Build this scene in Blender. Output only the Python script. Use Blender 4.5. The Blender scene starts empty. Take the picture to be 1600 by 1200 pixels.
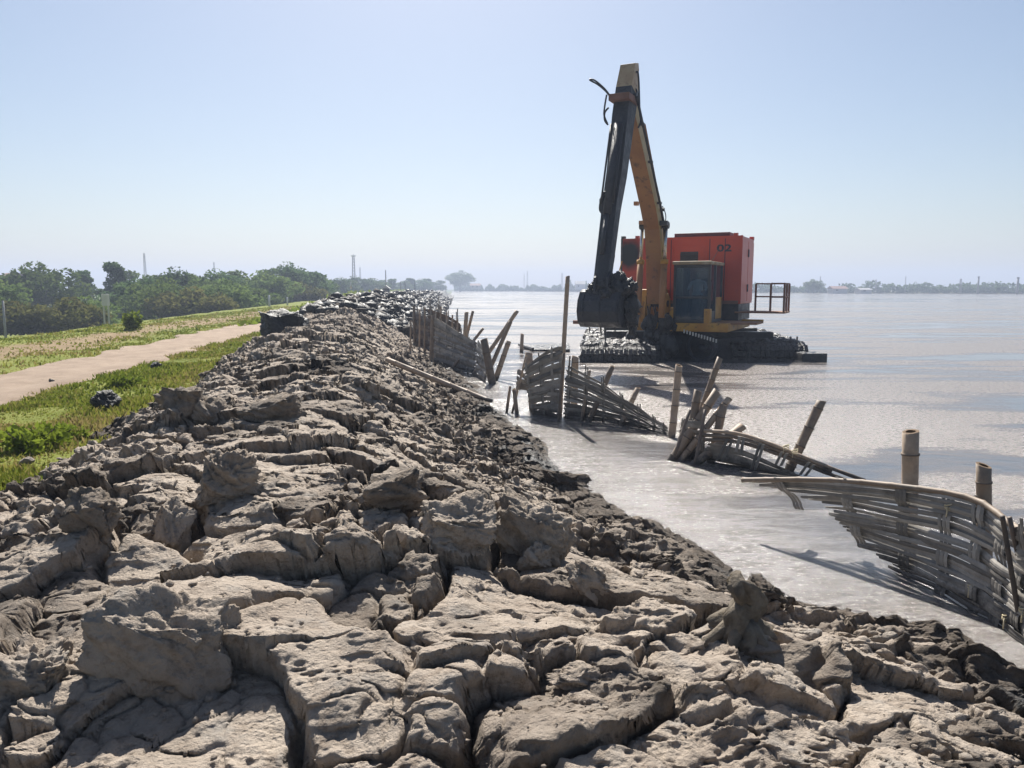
import bpy, bmesh, math, random
import numpy as np
from mathutils import Vector, Matrix
R = math.radians
random.seed(7); rng = np.random.default_rng(11)
SC = bpy.context.scene
COL = SC.collection
# ------------------------------------------------------------------ camera, sky, sun, exposure
CAM_H, PITCH, FPX = 2.1, R(7.08), 1200.0
cam_d = bpy.data.cameras.new('camera'); cam = bpy.data.objects.new('camera', cam_d); COL.objects.link(cam)
cam_d.sensor_width = 36; cam_d.lens = 27.0; cam_d.clip_start = 0.05; cam_d.clip_end = 6000
cam.location = (0, 0, CAM_H); cam.rotation_euler = (R(90) - PITCH, 0, 0)
SC.camera = cam
SUN_EL, SUN_AZ = R(47), R(-6)          # azimuth measured from +Y towards +X
w = bpy.data.worlds.new('World'); SC.world = w; w.use_nodes = True
nt = w.node_tree; nt.nodes.clear()
sky = nt.nodes.new('ShaderNodeTexSky'); sky.sky_type = 'NISHITA'; sky.sun_disc = False
sky.sun_elevation = SUN_EL; sky.sun_rotation = SUN_AZ; sky.altitude = 0
sky.air_density = 1.0; sky.dust_density = 1.2; sky.ozone_density = 1.6
bg = nt.nodes.new('ShaderNodeBackground'); bg.inputs[1].default_value = 0.05
wo = nt.nodes.new('ShaderNodeOutputWorld')
nt.links.new(sky.outputs[0], bg.inputs[0]); nt.links.new(bg.outputs[0], wo.inputs[0])
sl = bpy.data.lights.new('sun', 'SUN'); sl.energy = 5.0; sl.angle = R(0.53); sl.color = (1.0, 0.95, 0.87)
sun = bpy.data.objects.new('sun', sl); COL.objects.link(sun)
sdir = Vector((math.sin(SUN_AZ) * math.cos(SUN_EL), math.cos(SUN_AZ) * math.cos(SUN_EL), math.sin(SUN_EL)))
sun.rotation_euler = sdir.to_track_quat('Z', 'Y').to_euler(); sun.location = sdir * 100
SC.view_settings.view_transform = 'Standard'; SC.view_settings.look = 'None'
SC.view_settings.exposure = 1.03; SC.view_settings.gamma = 1.0; SC.view_settings.use_curve_mapping = False
SC.render.engine = 'CYCLES'

# ------------------------------------------------------------------ surveying helpers: where a sight line meets a plane
def ray(u, v):
    cx, cy = (u - 800) / FPX, (600 - v) / FPX
    return Vector((cx, math.cos(PITCH) + cy * math.sin(PITCH), -math.sin(PITCH) + cy * math.cos(PITCH)))
def at(u, v, z=0.0):
    d = ray(u, v); t = (z - CAM_H) / d.z
    return Vector((d.x * t, d.y * t, z))
def atd(u, v, y):
    d = ray(u, v); t = y / d.y
    return Vector((d.x * t, y, CAM_H + d.z * t))

# ------------------------------------------------------------------ numpy noise
_P = np.random.default_rng(3).permutation(1024).astype(np.int32)
_T = (np.arange(1024) / 1024.0).astype(np.float32)
_GX = np.cos(_T * 2 * np.pi).astype(np.float32); _GY = np.sin(_T * 2 * np.pi).astype(np.float32)
def hsh(ix, iy, s):
    s = int(s)
    return _P[(_P[(ix + (s * 37) % 1021) & 1023] + iy + (s * 101) % 1019) & 1023]
def h2(ix, iy, s):
    return _T[_P[(hsh(np.asarray(ix, np.int32), np.asarray(iy, np.int32), s) + s * 7) & 1023]]
def pn(x, y, s=0):
    x = np.asarray(x, np.float32); y = np.asarray(y, np.float32)
    fx, fy = np.floor(x), np.floor(y); ix = fx.astype(np.int32); iy = fy.astype(np.int32); fx = x - fx; fy = y - fy
    ux, uy = fx * fx * (3 - 2 * fx), fy * fy * (3 - 2 * fy)
    def g(a, b):
        h = hsh(ix + a, iy + b, s)
        return _GX[h] * (fx - a) + _GY[h] * (fy - b)
    a = g(0, 0); b = g(1, 0); c = g(0, 1); d = g(1, 1)
    a += (b - a) * ux; c += (d - c) * ux
    return (a + (c - a) * uy) * np.float32(1.5)
def fbm(x, y, s=0, o=4, g=0.5, l=2.03):
    r = 0; a = 1
    for k in range(o):
        r = r + a * pn(x, y, s + k * 17); x = x * l + 3.7; y = y * l - 1.9; a *= g
    return r
def voro(x, y, s=0):
    x = np.asarray(x, np.float32); y = np.asarray(y, np.float32)
    ix, iy = np.floor(x).astype(np.int32), np.floor(y).astype(np.int32)
    F1 = np.full(x.shape, 9, np.float32); F2 = F1.copy(); ca = ix.copy(); cb = iy.copy(); px = x.copy(); py = y.copy()
    for a in (-1, 0, 1):
        for b in (-1, 0, 1):
            jx, jy = ix + a, iy + b; h = hsh(jx, jy, s)
            qx = jx + _T[h]; qy = jy + _T[_P[(h + 77) & 1023]]
            d = np.sqrt((qx - x) ** 2 + (qy - y) ** 2)
            m = d < F1
            F2 = np.where(m, F1, np.minimum(F2, d)); F1 = np.where(m, d, F1)
            ca = np.where(m, jx, ca); cb = np.where(m, jy, cb); px = np.where(m, qx, px); py = np.where(m, qy, py)
    return F1, F2 - F1, ca, cb, x - px, y - py
def sstep(a, b, x):
    t = np.clip((x - a) / (b - a), 0, 1); return t * t * (3 - 2 * t)

# ------------------------------------------------------------------ mesh helpers
def np_mesh(name, V, F):
    me = bpy.data.meshes.new(name)
    V = np.asarray(V, np.float32); F = np.asarray(F, np.int32); k = F.shape[1]
    me.vertices.add(len(V)); me.vertices.foreach_set('co', V.ravel())
    me.loops.add(F.size); me.loops.foreach_set('vertex_index', F.ravel())
    me.polygons.add(len(F)); me.polygons.foreach_set('loop_start', np.arange(0, F.size, k, dtype=np.int32))
    me.update(calc_edges=True); me.validate()
    return me
def grid_faces(nr, nc):
    i = np.arange(nr * nc).reshape(nr, nc)
    return np.stack([i[:-1, :-1], i[:-1, 1:], i[1:, 1:], i[1:, :-1]], -1).reshape(-1, 4)
def fattr(me, name, arr):
    a = me.attributes.new(name, 'FLOAT', 'POINT'); a.data.foreach_set('value', np.asarray(arr, np.float32).ravel())
def smooth(me, on=True):
    me.polygons.foreach_set('use_smooth', np.full(len(me.polygons), on)); me.update()
def link(name, me, mat=None, parent=None):
    o = bpy.data.objects.new(name, me); COL.objects.link(o)
    if mat is not None and not me.materials: me.materials.append(mat)
    if parent: o.parent = parent
    return o
def tag(o, label=None, cat=None, group=None, kind=None):
    if label: o['label'] = label
    if cat: o['category'] = cat
    if group: o['group'] = group
    if kind: o['kind'] = kind
    return o
def empty(name, loc, label=None, cat=None, group=None):
    o = bpy.data.objects.new(name, None); COL.objects.link(o); o.location = loc; o.empty_display_size = 0.3
    return tag(o, label, cat, group)
class MB:
    """collects simple solids, then links them as ONE mesh object"""
    def __init__(s): s.v = []; s.f = []
    def add(s, vs, fs):
        n = len(s.v); s.v += [tuple(v) for v in vs]; s.f += [tuple(i + n for i in f) for f in fs]; return s
    def hexa(s, p):          # 8 points: bottom ring then top ring
        return s.add(p, [(3, 2, 1, 0), (4, 5, 6, 7), (0, 1, 5, 4), (1, 2, 6, 5), (2, 3, 7, 6), (3, 0, 4, 7)])
    def box(s, a0, a1, b0, b1, z0, z1, fn=None):
        p = [(a0, b0, z0), (a1, b0, z0), (a1, b1, z0), (a0, b1, z0), (a0, b0, z1), (a1, b0, z1), (a1, b1, z1), (a0, b1, z1)]
        return s.hexa([fn(*q) if fn else q for q in p])
    def tube(s, pts, rad, n=8, cap=True, up=None):
        pts = [Vector(p) for p in pts]; m = len(pts)
        if not hasattr(rad, '__len__'): rad = [rad] * m
        ref = None; rings = []
        for i, p in enumerate(pts):
            t = (pts[min(i + 1, m - 1)] - pts[max(i - 1, 0)]).normalized()
            if ref is None: ref = Vector((0, 0, 1)) if abs(t.z) < 0.9 else Vector((1, 0, 0))
            x = t.cross(ref).normalized(); y = x.cross(t).normalized(); ref = y
            rings.append([p + (x * math.cos(2 * math.pi * k / n) + y * math.sin(2 * math.pi * k / n)) * rad[i] for k in range(n)])
        vs = [q for r in rings for q in r]; fs = []
        for i in range(m - 1):
            for k in range(n):
                k2 = (k + 1) % n
                fs.append((i * n + k, i * n + k2, (i + 1) * n + k2, (i + 1) * n + k))
        if cap: fs += [tuple(range(n - 1, -1, -1)), tuple(range((m - 1) * n, m * n))]
        return s.add(vs, fs)
    def prism(s, prof, b0, b1, fn):   # profile in (a,z), extruded along b
        n = len(prof); vs = [fn(a, b0, z) for a, z in prof] + [fn(a, b1, z) for a, z in prof]
        fs = [tuple(range(n)), tuple(range(2 * n - 1, n - 1, -1))] + [(i, i + n, (i + 1) % n + n, (i + 1) % n) for i in range(n)]
        return s.add(vs, fs)
    def build(s, name, mat=None, parent=None, sm=False, bevel=0, fix=True):
        me = bpy.data.meshes.new(name); me.from_pydata(s.v, [], s.f); me.validate()
        if fix:
            bm = bmesh.new(); bm.from_mesh(me); bmesh.ops.recalc_face_normals(bm, faces=bm.faces)
            if bevel: bmesh.ops.bevel(bm, geom=[e for e in bm.edges if e.calc_face_angle(0) > 0.5], offset=bevel, segments=2, affect='EDGES', profile=0.6)
            bm.to_mesh(me); bm.free()
        if sm: smooth(me)
        return link(name, me, mat, parent)

# ------------------------------------------------------------------ materials
def nodes(name):
    m = bpy.data.materials.new(name); m.use_nodes = True; t = m.node_tree; t.nodes.clear()
    o = t.nodes.new('ShaderNodeOutputMaterial'); b = t.nodes.new('ShaderNodeBsdfPrincipled')
    t.links.new(b.outputs[0], o.inputs[0]); return m, t, b, o
def N(t, kind, **kw):
    n = t.nodes.new(kind)
    for k, v in kw.items():
        if hasattr(n, k): setattr(n, k, v)
        else: n.inputs[k].default_value = v
    return n
def noise(t, vec, scale, detail=4, rough=0.55, dist=0.0):
    n = N(t, 'ShaderNodeTexNoise'); n.inputs['Scale'].default_value = scale; n.inputs['Detail'].default_value = detail
    n.inputs['Roughness'].default_value = rough; n.inputs['Distortion'].default_value = dist
    if vec is not None: t.links.new(vec, n.inputs['Vector'])
    return n.outputs[0]
def ramp(t, fac, stops):
    r = t.nodes.new('ShaderNodeValToRGB'); e = r.color_ramp.elements
    while len(e) < len(stops): e.new(0.5)
    for k, (p, c) in enumerate(stops):
        e[k].position = p; e[k].color = (c, c, c, 1) if not hasattr(c, '__len__') else (*c, 1)
    t.links.new(fac, r.inputs[0]); return r.outputs[0]
def mix(t, fac, a, b, mode='MIX'):
    n = t.nodes.new('ShaderNodeMix'); n.data_type = 'RGBA'; n.blend_type = mode
    for sock, v in ((n.inputs[0], fac), (n.inputs[6], a), (n.inputs[7], b)):
        if hasattr(v, 'is_linked') or hasattr(v, 'links'): t.links.new(v, sock)
        elif hasattr(v, '__len__'): sock.default_value = (*v, 1)
        else: sock.default_value = v
    return n.outputs[2]
def mth(t, op, a, b=None, clamp=False):
    n = t.nodes.new('ShaderNodeMath'); n.operation = op; n.use_clamp = clamp
    for i, v in enumerate((a, b)):
        if v is None: continue
        if hasattr(v, 'links'): t.links.new(v, n.inputs[i])
        else: n.inputs[i].default_value = v
    return n.outputs[0]
def bump(t, b, h, strength, dist, prev=None):
    n = t.nodes.new('ShaderNodeBump'); n.inputs['Strength'].default_value = strength; n.inputs['Distance'].default_value = dist
    t.links.new(h, n.inputs['Height'])
    if prev is not None: t.links.new(prev, n.inputs['Normal'])
    if b is not None: t.links.new(n.outputs[0], b.inputs['Normal'])
    return n.outputs[0]
def coord(t, what='Object', scale=None):
    c = t.nodes.new('ShaderNodeTexCoord').outputs[what]
    if scale:
        m = t.nodes.new('ShaderNodeMapping'); m.inputs['Scale'].default_value = scale; t.links.new(c, m.inputs[0]); c = m.outputs[0]
    return c
def geo_pos(t, scale=None):
    c = t.nodes.new('ShaderNodeNewGeometry').outputs['Position']
    if scale:
        m = t.nodes.new('ShaderNodeMapping'); m.inputs['Scale'].default_value = scale; t.links.new(c, m.inputs[0]); c = m.outputs[0]
    return c
def pmat(name, c1, c2, scale=3, rough=0.6, metal=0.0, bscale=30, bstr=0.3, bdist=0.01, lo=0.4, hi=0.62, c3=None, rnd=0.0, r2=None, vec='Object'):
    m, t, b, o = nodes(name); c = coord(t, vec)
    f = ramp(t, noise(t, c, scale, 6, 0.6), [(lo, 0.0), (hi, 1.0)])
    col = mix(t, f, c1, c2)
    if c3 is not None:
        f3 = ramp(t, noise(t, c, scale * 4.3, 5, 0.7), [(0.55, 0.0), (0.68, 1.0)]); col = mix(t, f3, col, c3)
    if rnd:
        oi = t.nodes.new('ShaderNodeObjectInfo').outputs['Random']
        v = mth(t, 'ADD', mth(t, 'MULTIPLY', oi, rnd * 2), 1 - rnd)
        mm = t.nodes.new('ShaderNodeVectorMath'); mm.operation = 'SCALE'; t.links.new(col, mm.inputs[0]); t.links.new(v, mm.inputs['Scale']); col = mm.outputs[0]
    t.links.new(col, b.inputs['Base Color'])
    b.inputs['Metallic'].default_value = metal
    if r2 is None: b.inputs['Roughness'].default_value = rough
    else:
        rr = t.nodes.new('ShaderNodeMapRange'); rr.inputs[3].default_value = rough; rr.inputs[4].default_value = r2
        t.links.new(f, rr.inputs[0]); t.links.new(rr.outputs[0], b.inputs['Roughness'])
    if bstr: bump(t, b, noise(t, c, bscale, 5, 0.65), bstr, bdist)
    return m
M = {}
# dried / wet pond mud, driven by the 'damp' attribute of the mesh
def mud_material(name, use_attr=True, damp_const=0.0):
    m, t, b, o = nodes(name); c = geo_pos(t)
    if use_attr:
        a = t.nodes.new('ShaderNodeAttribute'); a.attribute_name = 'damp'; damp = a.outputs['Fac']
    else:
        v = t.nodes.new('ShaderNodeValue'); v.outputs[0].default_value = damp_const; damp = v.outputs[0]
    n1 = noise(t, c, 2.2, 5, 0.6); n2 = noise(t, c, 14, 5, 0.65); n3 = noise(t, c, 90, 3, 0.6)
    dry = mix(t, ramp(t, n1, [(0.32, 0.0), (0.68, 1.0)]), (0.29, 0.240, 0.195), (0.41, 0.352, 0.292))
    dry = mix(t, ramp(t, n2, [(0.5, 0.0), (0.72, 1.0)]), dry, (0.20, 0.158, 0.122))
    dry = mix(t, mth(t, 'MULTIPLY', ramp(t, noise(t, c, 5.0, 3), [(0.56, 0.0), (0.7, 1.0)]), 0.6), dry, (0.25, 0.238, 0.22))
    mid = mix(t, ramp(t, n2, [(0.4, 0.0), (0.65, 1.0)]), (0.070, 0.058, 0.047), (0.135, 0.108, 0.085))
    wet = mix(t, ramp(t, n2, [(0.4, 0.0), (0.65, 1.0)]), (0.016, 0.018, 0.020), (0.036, 0.037, 0.038))
    dd = mth(t, 'ADD', damp, mth(t, 'MULTIPLY', mth(t, 'SUBTRACT', noise(t, c, 4.0, 5, 0.65), 0.5), 0.7))
    col = mix(t, ramp(t, dd, [(0.22, 0.0), (0.55, 1.0)]), dry, mid)
    wf = ramp(t, dd, [(0.75, 0.0), (0.98, 1.0)])
    col = mix(t, wf, col, wet)
    t.links.new(col, b.inputs['Base Color'])
    rv = ramp(t, wf, [(0.0, 0.95), (1.0, 0.48)]); t.links.new(rv, b.inputs['Roughness'])
    b.inputs['Specular IOR Level'].default_value = 0.35
    vr = t.nodes.new('ShaderNodeTexVoronoi'); vr.inputs['Scale'].default_value = 38; t.links.new(c, vr.inputs['Vector'])
    pits = ramp(t, vr.outputs['Distance'], [(0.12, 0.0), (0.4, 1.0)])
    h = mth(t, 'ADD', mth(t, 'MULTIPLY', n3, 0.5), mth(t, 'MULTIPLY', noise(t, c, 32, 6, 0.72), 1.2))
    h = mth(t, 'ADD', h, mth(t, 'MULTIPLY', pits, 0.35))
    bump(t, b, h, 1.0, 0.017)
    return m
M['mud'] = mud_material('mud_mat')
M['clod'] = mud_material('clod_mat', True)

# ------------------------------------------------------------------ lie of the land
LY = [0, 3, 5, 6.2, 8, 11, 15, 20, 28, 45, 80, 200, 600]
LX = [-4.6, -4.2, -4.1, -4.15, -4.5, -5.1, -5.95, -7.1, -8.9, -11.2, -14.6, -26.5, -66]
RY = [0, 3.0, 3.7, 4.3, 4.65, 4.9, 5.2, 6.1, 6.8, 7.6, 9.0, 10.4, 12.0, 14.5, 17, 20, 27, 60, 190, 600]
RX = [4.2, 3.6, 3.1, 2.8, 2.2, 1.66, 1.68, 1.42, 1.12, 0.88, 0.52, 0.30, -0.02, -0.55, -0.95, -1.5, -2.5, -5.2, -14.2, -45]
def Lx(y): return np.interp(y, LY, LX)
def Rx(y): return np.interp(y, RY, RX)
def crest(y): return np.interp(y, [0, 2, 4, 6, 10, 16, 27, 29, 60, 230], [0.50, 0.62, 0.74, 0.84, 0.98, 1.08, 1.12, 1.42, 1.42, 1.35])
ROY = [0, 6, 11, 15, 30, 60, 200, 600]
ROX = [-6.4, -6.65, -7.1, -7.6, -9.6, -12.7, -26.5, -66]
def road_near(y): return np.interp(y, ROY, ROX)
ROADW = 2.05
def levee_z(x, y):
    rn = road_near(y); e = rn - ROADW - 4.4 - 0.035 * y      # outer lip of the levee
    z = 0.5 + 0.05 * fbm(x * 0.5, y * 0.5, 5, 3) + 0.02 * pn(x * 2, y * 2, 9)
    roadm = sstep(0.35, 0.0, np.abs(x - (rn - ROADW / 2)) - ROADW / 2)
    z = z * (1 - 0.5 * roadm) + 0.5 * 0.48 * roadm
    z = z - 2.5 * sstep(0, 6.0, e - x) + 0.12 * fbm(x * 0.13, y * 0.13, 25, 3) * sstep(0, 3, e - x)
    rr = Lx(y) + 1.2
    z = z - 1.5 * sstep(0, 2.5, x - rr)
    return z

# ------------------------------------------------------------------ ground sheet, road, water
ys = np.concatenate([np.geomspace(1.5, 120, 300), np.geomspace(124, 3000, 50)])
offs = np.concatenate([-np.geomspace(2600, 24, 40), np.linspace(-23, 7, 160), np.geomspace(8, 2600, 30)])
YY, OO = np.meshgrid(ys, offs, indexing='ij'); XX = road_near(YY) + OO
ZZ = levee_z(XX, YY)
V = np.stack([XX, YY, ZZ], -1).reshape(-1, 3)
me = np_mesh('ground', V, grid_faces(*XX.shape)); smooth(me)
rel = (OO + ROADW)            # >0 on the mound side of the road's outer edge
dry = np.exp(-((OO + ROADW + 2.5 + 0.5 * fbm(XX * .3, YY * .3, 3)) / 1.5) ** 2) * 0.98
dry = np.maximum(dry, 0.5 * sstep(0.5, 0.0, np.abs(OO + ROADW / 2) - ROADW / 2))
dry = np.clip(dry + 0.35 * fbm(XX * 0.35, YY * 0.12, 31, 4), 0, 1)
fattr(me, 'dry', dry)
m, t, b, o = nodes('ground_mat'); c = geo_pos(t)
a = t.nodes.new('ShaderNodeAttribute'); a.attribute_name = 'dry'
grn = mix(t, ramp(t, noise(t, c, 1.3, 5), [(0.35, 0.0), (0.65, 1.0)]), (0.12, 0.15, 0.025), (0.19, 0.20, 0.05))
brn = mix(t, ramp(t, noise(t, c, 2.5, 5), [(0.35, 0.0), (0.65, 1.0)]), (0.20, 0.145, 0.085), (0.26, 0.20, 0.12))
df = mth(t, 'ADD', a.outputs['Fac'], mth(t, 'MULTIPLY', mth(t, 'SUBTRACT', noise(t, c, 3.5, 5, 0.7), 0.5), 1.1))
t.links.new(mix(t, ramp(t, df, [(0.35, 0.0), (0.7, 1.0)]), grn, brn), b.inputs['Base Color'])
b.inputs['Roughness'].default_value = 0.95; b.inputs['Specular IOR Level'].default_value = 0.1
bump(t, b, noise(t, c, 12, 6, 0.7), 0.8, 0.05)
tag(link('ground', me, m), kind='structure')

ry = np.geomspace(4, 500, 420); rs = np.linspace(0, 1, 26)
YY, SS = np.meshgrid(ry, rs, indexing='ij')
e0 = road_near(YY) - 0.05 + 0.28 * fbm(YY * 0.9, YY * 0 + 3, 61, 4); e1 = road_near(YY) - ROADW + 0.30 * fbm(YY * 0.8, YY * 0 + 9, 62, 4)
XX = e1 + (e0 - e1) * SS
lip = np.minimum(SS, 1 - SS) * 26
ZZ = levee_z(XX, YY) + 0.06 * np.clip(lip, 0, 1) - 0.012 + 0.012 * fbm(XX * 3, YY * 1.2, 71, 3)
ZZ -= 0.025 * (np.exp(-((SS - 0.28) / 0.1) ** 2) + np.exp(-((SS - 0.72) / 0.1) ** 2))
me = np_mesh('road', np.stack([XX, YY, ZZ], -1).reshape(-1, 3), grid_faces(*XX.shape)); smooth(me)
m, t, b, o = nodes('road_mat'); c = geo_pos(t)
col = mix(t, ramp(t, noise(t, c, 1.6, 6, 0.6), [(0.35, 0.0), (0.65, 1.0)]), (0.26, 0.19, 0.135), (0.35, 0.265, 0.195))
col = mix(t, ramp(t, noise(t, c, 9, 5, 0.7), [(0.58, 0.0), (0.72, 1.0)]), col, (0.17, 0.125, 0.09))
t.links.new(col, b.inputs['Base Color']); b.inputs['Roughness'].default_value = 0.95
bump(t, b, noise(t, c, 18, 6, 0.75), 1.0, 0.05)
tag(link('road', me, m), kind='structure')

# pond: one sheet from under the bank to the far shore
wy = np.concatenate([np.linspace(0.5, 40, 60), np.geomspace(42, 900, 40)])
wv = []; nc = 48
for y in wy:
    x0 = float(Rx(y)) - 1.2
    for k in range(nc): wv.append((x0 + (1500) * (k / (nc - 1)) ** 3, y, 0.0))
me = np_mesh('water', wv, grid_faces(len(wy), nc)); smooth(me); wa = np.array(wv)
fattr(me, 'shoal', sstep(2.6, 1.0, wa[:, 0] - Rx(wa[:, 1])) * sstep(40, 24, wa[:, 1]))
m, t, b, o = nodes('water_mat'); c = geo_pos(t)
cs = geo_pos(t, (0.16, 0.55, 1)); cf = geo_pos(t, (0.02, 0.10, 1))
big = noise(t, cs, 1.0, 6, 0.62, 0.6); far = noise(t, cf, 1.0, 5, 0.6, 0.4)
sa_ = t.nodes.new('ShaderNodeAttribute'); sa_.attribute_name = 'shoal'; shoal = sa_.outputs['Fac']
scum = ramp(t, mth(t, 'SUBTRACT', mth(t, 'ADD', mth(t, 'MULTIPLY', big, 0.55), mth(t, 'MULTIPLY', far, 0.5)), mth(t, 'MULTIPLY', shoal, 0.07)), [(0.465, 0.0), (0.535, 1.0)])
fine = noise(t, geo_pos(t, (0.8, 1.5, 1)), 15, 8, 0.82)
sp = ramp(t, fine, [(0.40, 0.0), (0.60, 1.0)])
film = mth(t, 'MULTIPLY', mth(t, 'MAXIMUM', scum, mth(t, 'MULTIPLY', shoal, 0.55)), sp)
colr = mix(t, scum, (0.065, 0.066, 0.070), (0.175, 0.146, 0.124))
shc = mix(t, ramp(t, noise(t, geo_pos(t, (0.9, 2.4, 1)), 2.6, 8, 0.7, 0.8), [(0.40, 0.0), (0.60, 1.0)]), (0.085, 0.076, 0.068), (0.195, 0.188, 0.187))
colr = mix(t, shoal, colr, shc)
colr = mix(t, mth(t, 'MULTIPLY', film, 0.85), colr, (0.235, 0.205, 0.182))
colr = mix(t, mth(t, 'MULTIPLY', ramp(t, noise(t, geo_pos(t, (1, 2.2, 1)), 9, 6, 0.8), [(0.53, 0.0), (0.63, 1.0)]), mth(t, 'MULTIPLY', scum, 0.85)), colr, (0.045, 0.04, 0.034))
t.links.new(colr, b.inputs['Base Color'])
rg = mth(t, 'ADD', 0.06, mth(t, 'MULTIPLY', film, 0.42)); t.links.new(rg, b.inputs['Roughness'])
b.inputs['IOR'].default_value = 1.45; b.inputs['Specular IOR Level'].default_value = 0.58
ripl = noise(t, geo_pos(t, (1.0, 2.6, 1)), 3.0, 4, 0.55)
n0 = bump(t, None, ripl, 0.05, 0.04)
hh = mth(t, 'MULTIPLY', fine, mth(t, 'ADD', 0.10, mth(t, 'ADD', scum, mth(t, 'MULTIPLY', shoal, 0.6))))
bump(t, b, hh, 0.8, 0.016, n0)
tag(link('water', me, m), kind='structure')

# ------------------------------------------------------------------ the mud bank
def bank_height(x, y):
    Lft, Rgt = Lx(y), Rx(y)
    wob = 0.28 * fbm(x * 0.9, y * 0.9, 101, 4)
    aa = x - Lft + wob * 1.2; bb = Rgt - x + wob * 0.45
    C = crest(y + 1.2 * fbm(x * 0.5 + 5, y * 0.5, 104, 3) * sstep(20, 27, y))
    zr = np.where(bb > 0, 0.10 * sstep(0, 0.3, bb) + (C - 0.10) * sstep(0.2, 3.3, bb) ** 1.15, 0.35 * bb)
    zl = np.where(aa > 0, 0.46 + (C - 0.46) * sstep(0, 1.9, aa) ** 0.85, 0.46 + 0.5 * aa)
    k = 0.12
    hmix = np.clip(0.5 + 0.5 * (zl - zr) / k, 0, 1)
    base = zl * (1 - hmix) + zr * hmix - k * hmix * (1 - hmix)
    inside = sstep(0.0, 0.6, bb) * sstep(0.0, 0.5, aa)
    top = sstep(0.9, 2.1, bb) * sstep(0.7, 1.9, aa)       # the flat-ish crown
    fresh = sstep(26.5, 29.5, y + 1.5 * fbm(x * 0.5, y * 0.5, 133, 3))
    wet = sstep(1.2, 0.1, bb)
    base = base + inside * 0.10 * fbm(x * 0.75, y * 0.75, 141, 3)
    # large slabs: loaves of cracked mud with rounded shoulders
    wx = x + 0.24 * fbm(x * 1.5, y * 1.5, 201, 3, 0.38); wy_ = y + 0.22 * fbm(x * 1.5 + 9, y * 1.5, 207, 3, 0.38)
    F1, E, ca, cb, dx, dy = voro(wx * 1.45 + 3.3, wy_ * 1.9 + 1.7, 301)
    r1, r2, r3 = h2(ca, cb, 401), h2(ca, cb, 402), h2(ca, cb, 403)
    amp = inside * (0.25 + 0.75 * top)
    cm = sstep(-0.35, 0.30, fbm(x * 0.9, y * 0.9, 221, 3))
    wcr = 0.04 + 0.13 * cm
    sh = sstep(0.0, 1.0, E / wcr)
    slab = 0.09 + r1 ** 1.6 * 0.17 + ((r2 - 0.5) * dx * 0.26 + (r3 - 0.50) * dy * 0.34)
    rnd = 1 - 0.18 * np.exp(-E / 0.2)
    z = base + amp * (slab * rnd * sh * (0.35 + 0.65 * cm) + slab * (1 - cm) * 0.6 - 0.10 - 0.10 * cm * np.exp(-(E / 0.045) ** 2)) 
    # second generation of slabs, where the crown has broken up
    mk = sstep(-0.25, 0.15, fbm(x * 0.8 + 4, y * 0.8, 231, 3)) * (0.3 + 0.7 * (r3 > 0.42))
    wx2 = x + 0.07 * fbm(x * 4, y * 4, 251, 3, 0.45); wy2 = y + 0.07 * fbm(x * 4 + 9, y * 4, 257, 3, 0.45)
    F1b, Eb, cab, cbb, dxb, dyb = voro(wx2 * 3.1 + 7.1, wy2 * 4.0, 311)
    q1, q2, q3 = h2(cab, cbb, 411), h2(cab, cbb, 412), h2(cab, cbb, 413)
    mk2 = np.maximum(mk, 0.85 * (1 - top)) * (1 - 0.6 * wet)
    z = z + inside * mk2 * ((0.045 + q1 * 0.085 + (q2 - 0.5) * dxb * 0.13 + (q3 - 0.5) * dyb * 0.18) * sstep(0, 0.17, Eb) - 0.05)
    # hairline cracks on the whole slabs
    Eh = voro(wx2 * 5.2 + 1, wy2 * 6.5, 341)[1]
    z = z - inside * 0.022 * np.exp(-(Eh / 0.05) ** 2) * sstep(0.0, 0.3, fbm(x * 1.7, y * 1.7, 343, 3)) * (1 - wet)
    # clods of the flanks
    fl = inside * (1 - top) * (1 - 0.8 * wet) + fresh * inside
    wx3 = x + 0.04 * fbm(x * 8, y * 8, 261, 2); wy3 = y + 0.04 * fbm(x * 8 + 9, y * 8, 267, 2)
    F1c, Ec, cac, cbc, dxc, dyc = voro(wx3 * 7.5, wy3 * 8.5, 321)
    s1 = h2(cac, cbc, 421)
    clod = np.sqrt(np.clip(1 - (F1c / 0.72) ** 2, 0, 1))
    z = z + np.clip(fl + 0.15 * mk, 0, 1) * (clod * (0.015 + 0.075 * s1 ** 2) - 0.02)
    # rills, pocks and crumbs
    rough = (0.25 + 0.75 * sstep(-0.1, 0.3, fbm(x * 1.2 + 7, y * 1.2, 275, 3))) / (1 + (y / 9) ** 2)
    z = z + inside * (0.030 * fbm(x * 2.6, y * 2.6, 271, 3, 0.5) + 0.016 * rough * fbm(x * 11, y * 11, 281, 4, 0.65))
    z = z + inside * rough * 0.016 * (0.35 - np.abs(fbm(x * 9.5 + 3, y * 11, 285, 3, 0.6)))
    pk = voro(x * 16 + 0.3 * fbm(x * 9, y * 9, 287, 2), y * 18, 351)[0]
    z = z - inside * 0.016 * np.exp(-(pk / 0.22) ** 2) * sstep(0.0, 0.35, fbm(x * 1.9 + 2, y * 1.9, 289, 3))
    bl = np.abs(fbm(x * 7.0, y * 7.0, 291, 3, 0.5))
    z = z + inside * (0.15 + 0.85 * (1 - top)) * (0.045 * bl - 0.01)
    # wet margin: small churned lumps
    z = z + sstep(-0.15, 0.12, bb) * wet * 0.075 * np.abs(fbm(x * 3.0, y * 3.6, 295, 4, 0.5))
    # fresh spoil, higher and rougher
    F1d, Ed, cad, cbd, dxd, dyd = voro(x * 1.9, y * 1.7, 331)
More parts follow.
